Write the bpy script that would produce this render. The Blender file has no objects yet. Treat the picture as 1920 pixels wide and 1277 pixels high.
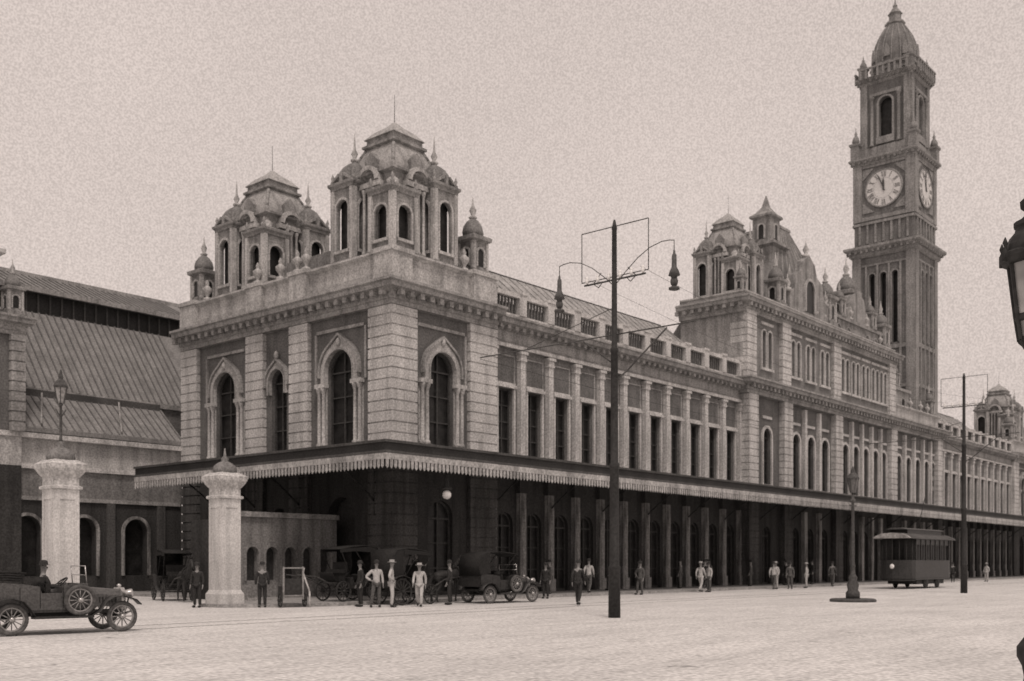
import bpy, bmesh, math, random
from mathutils import Vector, Matrix
random.seed(7)
SC = bpy.context.scene
COL = SC.collection
PI = math.pi
rad = math.radians

# ------------------------------------------------------------------ mesh builder
class MB:
    def __init__(s, *mats):
        s.v = []; s.f = []; s.fm = []; s.fs = []; s.mats = list(mats); s.cur = 0; s.M = None
    def use(s, m):
        if m not in s.mats: s.mats.append(m)
        s.cur = s.mats.index(m); return s
    def add(s, vs, fs, smooth=False):
        b = len(s.v)
        for p in vs:
            p = Vector(p)
            if s.M is not None: p = s.M @ p
            s.v.append(p)
        for f in fs:
            s.f.append([b + i for i in f]); s.fm.append(s.cur); s.fs.append(smooth)
    def mesh(s, name):
        me = bpy.data.meshes.new(name)
        me.from_pydata([tuple(p) for p in s.v], [], s.f)
        for m in s.mats: me.materials.append(m)
        for p, mi, sm in zip(me.polygons, s.fm, s.fs):
            p.material_index = mi; p.use_smooth = sm
        bm = bmesh.new(); bm.from_mesh(me)
        bmesh.ops.recalc_face_normals(bm, faces=bm.faces)
        bm.to_mesh(me); bm.free(); me.update()
        return me
    def box(s, x0, x1, y0, y1, z0, z1):
        s.add([(x0,y0,z0),(x1,y0,z0),(x1,y1,z0),(x0,y1,z0),(x0,y0,z1),(x1,y0,z1),(x1,y1,z1),(x0,y1,z1)],
              [(0,3,2,1),(4,5,6,7),(0,1,5,4),(1,2,6,5),(2,3,7,6),(3,0,4,7)])
    def tbox(s, T, u0, u1, o0, o1, z0, z1):
        s.add([T(u0,o0,z0),T(u1,o0,z0),T(u1,o1,z0),T(u0,o1,z0),T(u0,o0,z1),T(u1,o0,z1),T(u1,o1,z1),T(u0,o1,z1)],
              [(0,3,2,1),(4,5,6,7),(0,1,5,4),(1,2,6,5),(2,3,7,6),(3,0,4,7)])
    def prism(s, T, poly, o0, o1):
        n = len(poly)
        vs = [T(u,o0,z) for u,z in poly] + [T(u,o1,z) for u,z in poly]
        fs = [list(range(n)), list(range(2*n-1, n-1, -1))]
        for i in range(n):
            j = (i+1) % n
            fs.append([i, n+i, n+j, j])
        s.add(vs, fs)
    def lathe(s, cx, cy, prof, n=12, rot=0.0, smooth=True, cap=True):
        vs = []; fs = []
        for r, z in prof:
            for i in range(n):
                a = rot + 2*PI*i/n
                vs.append((cx + r*math.cos(a), cy + r*math.sin(a), z))
        for k in range(len(prof)-1):
            for i in range(n):
                j = (i+1) % n
                fs.append([k*n+i, k*n+j, (k+1)*n+j, (k+1)*n+i])
        if cap:
            fs.append(list(range(n))[::-1]); fs.append([(len(prof)-1)*n+i for i in range(n)])
        s.add(vs, fs, smooth)
    def tube(s, p, q, r0, r1=None, n=8):
        if r1 is None: r1 = r0
        p = Vector(p); q = Vector(q); d = (q-p)
        if d.length < 1e-6: return
        d.normalize()
        a = Vector((0,0,1)) if abs(d.z) < .9 else Vector((1,0,0))
        x = d.cross(a).normalized(); y = d.cross(x)
        vs = []
        for c, r in ((p,r0),(q,r1)):
            for i in range(n):
                t = 2*PI*i/n
                vs.append(c + x*(r*math.cos(t)) + y*(r*math.sin(t)))
        fs = [[i,(i+1)%n,n+(i+1)%n,n+i] for i in range(n)]
        fs.append(list(range(n))[::-1]); fs.append(list(range(n,2*n)))
        s.add(vs, fs, n > 5)
    def path(s, pts, r, n=6):
        for a, b in zip(pts[:-1], pts[1:]): s.tube(a, b, r, r, n)
    def ball(s, c, rx, ry=None, rz=None, n=10, m=7):
        ry = ry or rx; rz = rz or rx
        vs = []; fs = []
        for k in range(m+1):
            ph = -PI/2 + PI*k/m
            for i in range(n):
                a = 2*PI*i/n
                vs.append((c[0]+rx*math.cos(ph)*math.cos(a), c[1]+ry*math.cos(ph)*math.sin(a), c[2]+rz*math.sin(ph)))
        for k in range(m):
            for i in range(n):
                j = (i+1) % n
                fs.append([k*n+i, k*n+j, (k+1)*n+j, (k+1)*n+i])
        s.add(vs, fs, True)
    def torus(s, c, R, r, n=24, m=8, axis='y'):
        vs = []; fs = []
        for i in range(n):
            a = 2*PI*i/n
            for k in range(m):
                b = 2*PI*k/m
                rr = R + r*math.cos(b); h = r*math.sin(b)
                if axis == 'y': vs.append((c[0]+rr*math.cos(a), c[1]+h, c[2]+rr*math.sin(a)))
                elif axis == 'x': vs.append((c[0]+h, c[1]+rr*math.cos(a), c[2]+rr*math.sin(a)))
                else: vs.append((c[0]+rr*math.cos(a), c[1]+rr*math.sin(a), c[2]+h))
        for i in range(n):
            for k in range(m):
                i2 = (i+1) % n; k2 = (k+1) % m
                fs.append([i*m+k, i2*m+k, i2*m+k2, i*m+k2])
        s.add(vs, fs, True)
    def sweep(s, path, prof, smooth=False):
        n = len(path); m = len(prof); P = [Vector(p) for p in path]
        offs = []
        for i in range(n):
            def nr(a, b):
                d = (b-a).normalized(); return Vector((d.y, -d.x))
            if i == 0: o = nr(P[0], P[1])
            elif i == n-1: o = nr(P[-2], P[-1])
            else:
                a = nr(P[i-1], P[i]); b = nr(P[i], P[i+1]); o = (a+b); o = o/(o.length_squared/2)
            offs.append(o)
        vs = []
        for i in range(n):
            for o, z in prof:
                q = P[i] + offs[i]*o
                vs.append((q.x, q.y, z))
        fs = []
        for i in range(n-1):
            for k in range(m):
                k2 = (k+1) % m
                fs.append([i*m+k, (i+1)*m+k, (i+1)*m+k2, i*m+k2])
        fs.append(list(range(m))); fs.append([(n-1)*m+k for k in range(m)][::-1])
        s.add(vs, fs, smooth)

def OB(name, data, parent=None, loc=(0,0,0), rot=0.0, scale=1.0, **props):
    if isinstance(data, MB): data = data.mesh(name)
    o = bpy.data.objects.new(name, data)
    o.location = loc; o.rotation_euler = (0,0,rot); o.scale = (scale,)*3 if isinstance(scale,(int,float)) else scale
    if parent is not None: o.parent = parent
    COL.objects.link(o)
    for k, v in props.items(): o[k] = v
    return o
def EMP(name, loc, rot=0.0, **props):
    return OB(name, None, None, loc, rot, **props)
def kids(o): return [c for c in bpy.data.objects if c.parent == o]
def DUP(root, loc, rot=None, **props):
    r = root.copy(); r.location = loc
    if rot is not None: r.rotation_euler = (0,0,rot)
    COL.objects.link(r)
    for c in kids(root):
        k = c.copy(); k.parent = r; COL.objects.link(k)
        for g in kids(c):
            h = g.copy(); h.parent = k; COL.objects.link(h)
    for a, b in props.items(): r[a] = b
    return r

# ------------------------------------------------------------------ materials
def mat(name, g, rough=.9, var=.12, scale=.8, fine=12., grain=.28, bump=.3, streak=0., tint=(1,.985,.97), metal=0., spec=.3):
    m = bpy.data.materials.new(name); m.use_nodes = True
    nt = m.node_tree; N = nt.nodes; Lk = nt.links
    b = N['Principled BSDF']; b.inputs['Roughness'].default_value = rough; b.inputs['Metallic'].default_value = metal
    b.inputs['Specular IOR Level'].default_value = spec
    tc = N.new('ShaderNodeTexCoord')
    def noise(sc, det=3, vec=None):
        n = N.new('ShaderNodeTexNoise'); n.inputs['Scale'].default_value = sc; n.inputs['Detail'].default_value = det
        Lk.new(vec or tc.outputs['Object'], n.inputs['Vector']); return n.outputs['Fac']
    def mr(src, lo, hi, a=.3, c=.7):
        n = N.new('ShaderNodeMapRange'); n.inputs[1].default_value = a; n.inputs[2].default_value = c
        n.inputs[3].default_value = lo; n.inputs[4].default_value = hi; Lk.new(src, n.inputs[0]); return n.outputs[0]
    def mul(a, c):
        n = N.new('ShaderNodeMath'); n.operation = 'MULTIPLY'; Lk.new(a, n.inputs[0]); Lk.new(c, n.inputs[1]); return n.outputs[0]
    f = mul(mr(noise(scale, 5), 1-var, 1+var), mr(noise(fine, 1), 1-grain, 1+grain, .33, .67))
    if streak > 0:
        mp = N.new('ShaderNodeMapping'); mp.inputs['Scale'].default_value = (1.8, 1.8, .22); Lk.new(tc.outputs['Object'], mp.inputs['Vector'])
        f = mul(f, mr(noise(1.3, 3, mp.outputs[0]), 1-streak, 1.05, .33, .55))
    mx = N.new('ShaderNodeVectorMath'); mx.operation = 'SCALE'
    mx.inputs[0].default_value = (g*tint[0], g*tint[1], g*tint[2]); Lk.new(f, mx.inputs['Scale'])
    Lk.new(mx.outputs[0], b.inputs['Base Color'])
    if bump > 0:
        bp = N.new('ShaderNodeBump'); bp.inputs['Strength'].default_value = bump; bp.inputs['Distance'].default_value = .02
        Lk.new(noise(fine*1.3, 3), bp.inputs['Height']); Lk.new(bp.outputs[0], b.inputs['Normal'])
    return m
STONE = mat('pale_stone', .5, streak=.25)
STUCCO = mat('weathered_stucco', .31, streak=.32, var=.18)
TURR = mat('turret_stone', .27, streak=.4, var=.22, scale=1.6)
TURL = mat('turret_pale_stone', .42, streak=.35, var=.2)
WALLM = mat('wing_wall', .2, streak=.25, var=.15)
BRICK = mat('dark_brick', .135, streak=.2, var=.18)
BRICK2 = mat('tower_brick', .17, streak=.25, var=.15, fine=9)
TSTONE = mat('tower_stone', .25, streak=.25, var=.15, fine=9)
SHADE = mat('shade_toned_wall', .045, streak=.3)  # near-black wall colour, deepens the shade under the canopy
SHADEP = mat('shade_toned_stone', .08, streak=.45)  # shaded copy of the pier stone, canopy gloom put into the colour
LOWP = mat('shade_toned_shaft_stone', .27, streak=.7, var=.3)  # pilaster stone darkened for its place under the canopy, heavily streaked
ZINC = mat('zinc_roof', .34, rough=.8, streak=.25, var=.15)
SLATE = mat('slate_roof', .2, rough=.85, streak=.3)
SHEDR = mat('shed_roof_sheeting', .22, rough=.85, streak=.2, var=.12, grain=.22)
SHEDB = mat('shed_roof_rib', .13, rough=.85)
IRON = mat('painted_iron', .032, rough=.7, var=.3, bump=.1)
IRONM = mat('grey_iron', .075, rough=.7, var=.3, bump=.1)
GLASS = mat('window_glass', .022, rough=.35, var=.5, scale=2, bump=.15, spec=.25)
WOOD = mat('dark_window_wood', .06, rough=.7)
WOODL = mat('light_window_wood', .24, rough=.7)
WHITE = mat('white_enamel', .62, var=.06, bump=0, grain=.12)
VAL = mat('valance_paint', .38, var=.2, streak=.3)
PAINT = mat('dark_coach_paint', .035, rough=.45, var=.2, bump=.03, spec=.3)
PAINT2 = mat('olive_coach_paint', .085, rough=.4, var=.25, fine=20, bump=.05, spec=.5)
RUBBER = mat('pale_rubber', .09, var=.3, bump=.1)
LEATHER = mat('worn_leather', .025, rough=.75, fine=20, bump=.4, spec=.15)
BRASS = mat('brass', .45, rough=.3, metal=.7, var=.1, bump=0)
GLOBE = mat('milk_glass', .8, rough=.2, var=.03, grain=.05, bump=0)
SKIN = mat('skin', .26, rough=.6, var=.06, grain=.05, bump=0)
HAIR = mat('dark_hair', .03, bump=.2)
CLD = mat('dark_cloth', .035, fine=20); CLM = mat('grey_cloth', .1, fine=20); CLL = mat('white_cloth', .45, fine=20, var=.12, grain=.15)
STRAW = mat('straw', .35, fine=30)
HORSE = mat('bay_coat', .03, rough=.6, var=.2, bump=.1)
PAVE = mat('pavement_stone', .3, var=.2, fine=9)

def ground_mat():
    m = mat('packed_dirt', .56, var=.08, scale=.22, fine=10, grain=.22, bump=.6)
    nt = m.node_tree; N = nt.nodes; Lk = nt.links
    b = N['Principled BSDF']; src = b.inputs['Base Color'].links[0].from_socket
    tc = N.new('ShaderNodeTexCoord')
    def layer(src, sc, lo, hi, a, c, rot, base=1.0, det=6):
        mp = N.new('ShaderNodeMapping'); mp.inputs['Scale'].default_value = sc; mp.inputs['Rotation'].default_value = (0,0,rad(rot))
        Lk.new(tc.outputs['Object'], mp.inputs['Vector'])
        n = N.new('ShaderNodeTexNoise'); n.inputs['Scale'].default_value = base; n.inputs['Detail'].default_value = det; n.inputs['Roughness'].default_value = .7
        Lk.new(mp.outputs[0], n.inputs['Vector'])
        r = N.new('ShaderNodeMapRange'); r.inputs[1].default_value = a; r.inputs[2].default_value = c; r.inputs[3].default_value = lo; r.inputs[4].default_value = hi
        Lk.new(n.outputs['Fac'], r.inputs[0])
        v = N.new('ShaderNodeVectorMath'); v.operation = 'SCALE'; Lk.new(src, v.inputs[0]); Lk.new(r.outputs[0], v.inputs['Scale'])
        return v.outputs[0]
    s = layer(src, (.18,1.1,1), .84, 1.04, .3, .55, 4)
    s = layer(s, (1,1,1), .74, 1.05, .3, .5, 0, 2.6, 8)
    s = layer(s, (1,1,1), .5, 1.0, .28, .36, 0, 1.2, 3)
    Lk.new(s, b.inputs['Base Color'])
    return m
DIRT = ground_mat()

# ------------------------------------------------------------------ facade helpers
def FT(cx=0, cy=0, ang=0.0):
    c = math.cos(ang); s = math.sin(ang)
    return lambda u, o, z: (cx + u*c + o*s, cy + u*s - o*c, z)
F = lambda u, o, z: (u, -o, z)
L = lambda u, o, z: (-o, u, z)

def arch(cu, w, zs, kind='round', n=14):
    r = w/2; out = []
    if kind == 'rect': return [(cu+r, zs), (cu-r, zs)]
    for i in range(n+1):
        t = PI*i/n; c = math.cos(t)
        if kind == 'round': z = zs + r*math.sin(t)
        else:
            z = zs + r*math.sin(t) + .22*r*max(0, 1-abs(c)/.5)**1.5
        out.append((cu + r*c, z))
    return out
def wall(mb, T, u0, u1, z0, z1, ops, o0, o1):
    ops = sorted(ops)
    if not ops: mb.tbox(T, u0, u1, o0, o1, z0, z1); return
    cuts = [u0] + [(a[0]+b[0])/2 for a, b in zip(ops[:-1], ops[1:])] + [u1]
    for i, (cu, w, zb, zs, kind) in enumerate(ops):
        a, b = cuts[i], cuts[i+1]
        if zb > z0 + .01: mb.tbox(T, a, b, o0, o1, z0, zb)
        poly = [(a, zb), (a, z1), (b, z1), (b, zb), (cu+w/2, zb)] + arch(cu, w, zs, kind) + [(cu-w/2, zb)]
        mb.prism(T, poly, o0, o1)
def ring(mb, T, cu, w, zb, zs, kind, t, o0, o1, ik=None):
    inner = [(cu+w/2, zb)] + arch(cu, w, zs, ik or kind) + [(cu-w/2, zb)]
    W = w + 2*t
    zz = zs if kind != 'rect' else zs + t
    outer = [(cu+W/2, zb)] + arch(cu, W, zz, kind) + [(cu-W/2, zb)]
    mb.prism(T, outer + inner[::-1], o0, o1)
def rustic(mb, x0, x1, y0, y1, z0, z1, h=.5, g=.07, inset=.06):
    mb.box(x0+inset, x1-inset, y0+inset, y1-inset, z0, z1)
    z = z0
    while z < z1 - .1:
        e = min(z+h-g, z1); d = random.uniform(-.008, .008)
        mb.box(x0+d, x1+d, y0+d, y1+d, z+.002, e); z += h
def colonnette(mb, T, u, o, z0, z1, r=.09):
    x, y, _ = T(u, o, 0)
    mb.lathe(x, y, [(r*1.6,z0),(r*1.6,z0+.12),(r,z0+.2),(r*.9,z1-.3),(r*1.1,z1-.25),(r*1.7,z1-.05),(r*1.7,z1)], 8)

def window_meshes(w, h, kind, zs, bars=1, rows=4, frame=WOOD):
    f = MB(frame)
    ring(f, F, 0, w-.16, 0, zs-(.08 if kind=='rect' else 0), kind, .08, -.3, -.2)
    f.tbox(F, -w/2, w/2, -.3, -.2, 0, .1)
    top = zs if kind == 'rect' else zs + w/2
    for i in range(bars):
        u = -w/2 + w*(i+1)/(bars+1); f.tbox(F, u-.035, u+.035, -.29, -.22, .1, top-.1)
    for k in range(1, rows):
        z = zs*k/rows; f.tbox(F, -w/2+.08, w/2-.08, -.285, -.23, z-.03, z+.03)
    f.tbox(F, -w/2+.05, w/2-.05, -.295, -.2, zs-.08, zs+.0)
    p = MB(GLASS)
    pts = [(w/2, 0)] + arch(0, w, zs, kind) + [(-w/2, 0)]
    p.prism(F, pts, -.36, -.32)
    return f.mesh('window'), p.mesh('pane')

# ================================================================== STATION
ST = EMP('railway_station', (0,0,0), label='long ornate brick and stone railway station with corner turrets', category='building')
WN = {}
def win(key, args, parent, pos, rot=0.0):
    if key not in WN: WN[key] = window_meshes(*args)
    o = OB('window', WN[key][0], parent, pos, rot)
    OB('pane', WN[key][1], o)
    return o
PARA = mat('parapet_stone', .42, streak=.28, var=.16)
def surround(T, cu, w, X=0):
    tr = MB(PARA)
    t = .36 if w > 1.3 else .22
    ring(tr, T, cu, w, 10.4, 11.05, 'pointed', t, 0, .18, 'round')
    tr.use(STUCCO); ring(tr, T, cu, w+2*t+.02, 10.8, 11.08, 'pointed', .1, 0, .28)
    # voussoir joints
    tr.use(STUCCO)
    ring(tr, T, cu, w+.02, 10.4, 11.05, 'round', .07, .18, .24)
    tr.use(PARA)
    if w > 1.3:
        for sg in (-1, 1):
            for q in (w/2+.17, w/2+.5): colonnette(tr, T, cu+sg*q, .14, 7.4, 10.3, .1)
            c = cu+sg*(w/2+.34)
            tr.tbox(T, c-.38, c+.38, 0, .3, 10.3, 10.5)
            tr.tbox(T, c-.36, c+.36, 0, .28, 7.15, 7.4)
            tr.tbox(T, c-.3, c+.3, 0, .05, 7.4, 10.3)
        tr.use(STUCCO)
        tr.tbox(T, cu-w/2-.75, cu+w/2+.75, 0, .12, 13.0, 13.15)
        for sg in (-1,1): tr.tbox(T, cu+sg*(w/2+.84)-.07, cu+sg*(w/2+.84)+.07, 0, .1, 10.5, 13.0)
    tr.use(PARA); x, y, z = T(cu, .2, 12.4); tr.ball((x,y,z), .13, .13, .22)
    return OB('window_surround', tr, ST)

def pavilion(X0, mirror, full=True):
    wm = MB(BRICK)
    a, b = (1.4, 5.1) if not mirror else (2.0, 5.7)
    cu = (a+b)/2 - (.05 if not mirror else -.05)
    T = lambda u, o, z: (X0+u, -o, z)
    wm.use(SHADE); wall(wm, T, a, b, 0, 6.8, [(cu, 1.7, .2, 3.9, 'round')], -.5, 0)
    wm.use(BRICK); wall(wm, T, a, b, 6.8, 13.7, [(cu, 1.75, 7.3, 11.05, 'round')], -.5, 0)
    surround(T, cu, 1.75)
    tr = MB(STONE); tr.tbox(T, a, b, 0, .12, 6.9, 7.15); OB('string_course', tr, ST)
    win('pav', (1.75, 0, 'round', 3.75, 1, 3), ST, (X0+cu, 0, 7.3))
    win('gnd', (1.7, 0, 'round', 3.7, 1, 3), ST, (X0+cu, 0, .2))
    if full:
        bays = [(1.4, 5.9, 3.6, 2.0), (7.4, 9.6, 8.5, 1.25), (11.1, 15.7, 13.1, 2.0)]
        for (a, b, cu, w) in bays:
            wm.use(SHADE); wall(wm, L, a, b, 0, 6.8, [(cu, w, .2, 3.9, 'round')], -.5, 0)
            wm.use(BRICK); wall(wm, L, a, b, 6.8, 13.7, [(cu, w, 7.3, 11.05, 'round')], -.5, 0)
            surround(L, cu, w)
            tr = MB(STONE); tr.tbox(L, a, b, 0, .12, 6.9, 7.15); OB('string_course', tr, ST)
            key = 'pavL' if w > 1.3 else 'pavN'
            win(key, (w, 0, 'round', 3.75, 1, 3), ST, (0, cu, 7.3), -PI/2)
    wm.use(SHADE); wm.box(X0+.55, X0+6.9, .55, 17.0, 0, 6.8)
    wm.use(STUCCO); wm.box(X0+.55, X0+6.9, .55, 17.0, 6.8, 14.9)
    OB('wall', wm, ST)
    ps = [(-.25,1.4,-.25,1.4),(5.1,7.15,-.25,.9)] if not mirror else [(-.05,2.0,-.25,.9),(5.7,7.35,-.25,1.4)]
    if full: ps += [(-.25,.9,5.9,7.4),(-.25,.9,9.6,11.1),(-.25,.9,15.7,17.25)]
    for (x0,x1,y0,y1) in ps:
        m = MB(STONE); rustic(m, X0+x0, X0+x1, y0, y1, 6.8, 13.68)
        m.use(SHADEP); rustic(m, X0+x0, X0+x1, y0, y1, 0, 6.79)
        OB('pier', m, ST)
pavilion(0, False)
pavilion(99.9, True, False)

PCOR = [(-.3,13.7),(.3,13.7),(.3,13.9),(.38,13.95),(.38,14.2),(.5,14.28),(.85,14.36),(.88,14.55),(1.0,14.62),(1.0,14.74),(.2,14.84),(-.3,14.84)]
def cornice(path, dz=0, dent=True, sc=1.0):
    m = MB(STUCCO)
    m.sweep(path, [(o*sc if o > 0 else o, z+dz) for o, z in PCOR])
    if dent:
        for (ax, ay), (bx, by) in zip(path[:-1], path[1:]):
            d = Vector((bx-ax, by-ay)); ln = d.length; d.normalize(); nx, ny = d.y, -d.x
            k = int(ln/.62)
            for i in range(k+1):
                t = ln*i/max(k,1); cx = ax + d.x*t + nx*.6*sc; cy = ay + d.y*t + ny*.6*sc
                m.box(cx-.13, cx+.13, cy-.13, cy+.13, 14.06+dz, 14.33+dz)
    return OB('cornice', m, ST)
def parapet(path, z0, z1, th=.4):
    m = MB(PARA)
    m.sweep(path, [(-th,z0),(.12,z0),(.12,z0+.25),(.02,z0+.3),(.02,z1-.25),(.1,z1-.2),(.25,z1-.1),(.25,z1),(-th,z1)])
    return OB('parapet', m, ST)
cornice([(0,17.25),(0,0),(7.12,0)])
parapet([(0,17.25),(0,0),(7.12,0)], 14.84, 16.3)
cornice([(99.9,0),(107.2,0),(107.2,12)])
parapet([(99.9,0),(107.2,0),(107.2,12)], 14.84, 16.3)
for (x0,x1,y0,y1) in [(-.22,1.1,-.22,1.1),(5.3,7.0,-.3,.5),(-.3,.5,6.0,7.3),(-.3,.5,9.7,11.0),(-.3,.5,15.8,17.3)]:
    m = MB(PARA); m.box(x0,x1,y0,y1,14.85,16.2); m.box(x0-.08,x1+.08,y0-.08,y1+.08,16.2,16.42)
    OB('parapet_pedestal', m, ST)
um = MB(TURL); um.lathe(0,0,[(.22,0),(.22,.12),(.08,.2),(.1,.3),(.24,.5),(.26,.68),(.16,.75),(.08,.85),(.12,.95),(.02,1.15)],10); UM = um.mesh('urn')
for p in [(.0,6.3,16.42),(.0,7.0,16.42),(.0,10.35,16.42),(5.0,.1,16.3),(.0,8.4,16.3),(.0,15.0,16.3)]: OB('urn', UM, ST, p)
m = MB(ZINC); m.box(-.1,7.0,.1,17.2,14.9,15.3); OB('flat_roof', m, ST)
m = MB(SLATE); m.prism(lambda u,o,z:(-o,u,z), [(4.6,15.2),(5.4,17.6),(9.4,17.6),(10.2,15.2)], -6.2, -1.2); OB('roof', m, ST)

# ---- turret meshes
def turret_meshes():
    tb = MB(TURR); h = 2.05
    tb.box(-h-.1, h+.1, -h-.1, h+.1, 0, .35)
    tb.box(-1.45, 1.45, -1.45, 1.45, .35, 4.35)
    ks = .76; dks = []
    for sx, sy in ((-1,-1),(1,-1),(-1,1),(1,1)):
        cx, cy = sx*(h-ks+.1), sy*(h-ks+.1); low = (sx, sy) == (-1,-1)
        H = 3.0 if low else 3.85
        ow = .86
        for a in range(4):
            T = FT(cx, cy, a*PI/2); TT = lambda u,o,z,T=T: T(u, o+ks, z)
            tb.use(TURR); wall(tb, TT, -ks+.001*a, ks-.001*a, .35, H, [(0, ow, .85, H-.95, 'round')], -.18, 0)
            tb.use(TURL); ring(tb, TT, 0, ow, .85, H-.95, 'round', .11, 0, .08)
            tb.tbox(TT, -ks-.05, -ks+.17, -.02, .1, .35, H); tb.tbox(TT, ks-.17, ks+.05, -.02, .1, .35, H)
            tb.tbox(TT, -.52, .52, 0, .14, .7, .84)
            # broken pediment over each kiosk face
            if not low:
                tb.use(TURR)
                for sg in (-1,1): tb.prism(TT, [(sg*.78,H+.36),(sg*.2,H+.78),(sg*.2,H+.62),(sg*.62,H+.36)], -.1, .16)
                tb.tbox(TT, -.09, .09, -.05, .14, H+.36, H+.8)
        d = MB(GLASS); d.box(-ks+.3, ks-.3, -ks+.3, ks-.3, .4, H-.1); dks.append((d.mesh('dark_core'), (cx, cy, 0)))  # solid dark box, stands in for the dim inside of the kiosk
        q = ks*1.414
        tb.use(TURR)
        tb.lathe(cx, cy, [(q,H),(q+.12,H+.02),(q+.12,H+.12),(q+.26,H+.22),(q+.28,H+.34),(q+.05,H+.42)], 4, PI/4, False)
        for qx, qy in ((-1,-1),(1,-1),(-1,1),(1,1)):
            tb.lathe(cx+qx*ks, cy+qy*ks, [(.11,H+.36),(.11,H+.5),(.05,H+.55),(.1,H+.68),(.02,H+.9)], 6)
        if low:
            tb.use(TURL)
            tb.lathe(cx, cy, [(.5,H+.4),(.5,H+.55),(.2,H+.6),(.34,H+.85),(.1,H+1.05),(.04,H+1.3)], 8)
    tb.use(TURL)
    for a in range(4):
        T = FT(0,0,a*PI/2); TT = lambda u,o,z,T=T: T(u, o+1.5, z)
        ring(tb, TT, 0, 1.1, 4.0, 4.0, 'round', .2, -.1, .35)
        tb.tbox(TT, -.85, .85, -.1, .3, 3.7, 3.95)
        for u in (-.35, 0, .35): colonnette(tb, TT, u, .18, .5, 3.65, .08)
    tb.use(TURR)
    tb.lathe(0, 0, [(1.45*1.414,4.3),(1.7*1.414,4.38),(1.7*1.414,4.5),(1.45*1.414,4.55)], 4, PI/4, False)
    dm = MB(ZINC); r2 = 1.414
    P = [(1.42*r2,4.5),(1.42*r2,4.8),(1.34*r2,5.15),(1.18*r2,5.55),(.98*r2,5.95)]
    dm.lathe(0, 0, P+[(.94*r2,6.0)], 4, PI/4, False)
    dm.use(TURR); dm.lathe(0, 0, [(.98*r2,5.96),(1.14*r2,6.02),(1.14*r2,6.14),(.98*r2,6.2),(.96*r2,6.42),(1.02*r2,6.46)], 4, PI/4, False)
    dm.use(ZINC); dm.lathe(0, 0, [(1.08*r2,6.46),(.72*r2,6.85),(.32*r2,7.15),(.12*r2,7.35),(.1,7.4)], 4, PI/4, False)
    dm.use(TURR)
    for k in range(4):
        a = PI/4 + k*PI/2; c, s = math.cos(a), math.sin(a)
        dm.path([(c*r, s*r, z) for r, z in P], .09, 6)
        T = FT(0,0,k*PI/2)
        dm.prism(T, [(-.4,4.55),(-.4,5.1),(0,5.5),(.4,5.1),(.4,4.55)], 1.1, 1.6)
    dm.use(IRON); dm.tube((0,0,7.35),(0,0,8.8), .018, .01, 6)
    kd = MB(SLATE); kd.lathe(0, 0, [(.78,0),(.84,.12),(.86,.3),(.78,.58),(.58,.86),(.34,1.05),(.16,1.15),(.12,1.2)], 8, PI/8, False)
    kd.use(TURL); kd.lathe(0, 0, [(.1,1.16),(.2,1.24),(.2,1.32),(.08,1.4),(.17,1.6),(.06,1.85),(.035,2.3),(.01,2.65)], 8)
    return tb.mesh('turret'), dks, dm.mesh('mansard_dome'), kd.mesh('kiosk_dome')
TM = turret_meshes()
def put_turret(parent, loc, sc=1.0):
    t = OB('turret', TM[0], parent, loc, 0, sc)
    for me, p in TM[1]: OB('dark_core', me, t, p)
    OB('mansard_dome', TM[2], t)
    d = 2.05-.76+.1
    for sx, sy in ((1,-1),(-1,1),(1,1)): OB('kiosk_dome', TM[3], t, (sx*d, sy*d, 4.18))
put_turret(ST, (2.4,2.4,16.15)); put_turret(ST, (2.4,12.3,16.15)); put_turret(ST, (103.5,2.5,16.2))
def pinnacle_mesh():
    m = MB(TURR); r2 = 1.414
    m.lathe(0,0,[(.62*r2,0),(.62*r2,.3),(.5*r2,.35),(.48*r2,1.7),(.66*r2,1.8),(.68*r2,1.98),(.5*r2,2.05)],4,PI/4,False)
    m.use(TURL)
    for a in range(4):
        T = FT(0,0,a*PI/2); TT = lambda u,o,z,T=T: T(u,o+.49,z)
        ring(m, TT, 0, .44, .5, 1.15, 'round', .1, 0, .07)
        m.tbox(TT, -.52, -.38, 0, .08, .35, 1.7); m.tbox(TT, .38, .52, 0, .08, .35, 1.7)
    m.use(GLASS)
    for a in range(4):
        T = FT(0,0,a*PI/2); m.prism(lambda u,o,z,T=T: T(u,o+.48,z), [(.2,.5)]+arch(0,.4,1.15)+[(-.2,.5)], 0, .02)
    m.use(SLATE); m.lathe(0,0,[(.5,2.05),(.54,2.25),(.47,2.55),(.3,2.8),(.14,2.92)],10)
    m.use(TURL); m.lathe(0,0,[(.12,2.9),(.22,3.0),(.09,3.1),(.18,3.35),(.06,3.6),(.02,4.0)],8)
    return m.mesh('pinnacle')
PN = pinnacle_mesh()
for p, s in [((6.3,.7,16.3),1.05),((.7,16.4,16.3),1.0),((99.9+1,.7,16.3),1.),((106.3,.7,16.3),.8)]:
    OB('pinnacle', PN, ST, p, 0, s)

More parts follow.
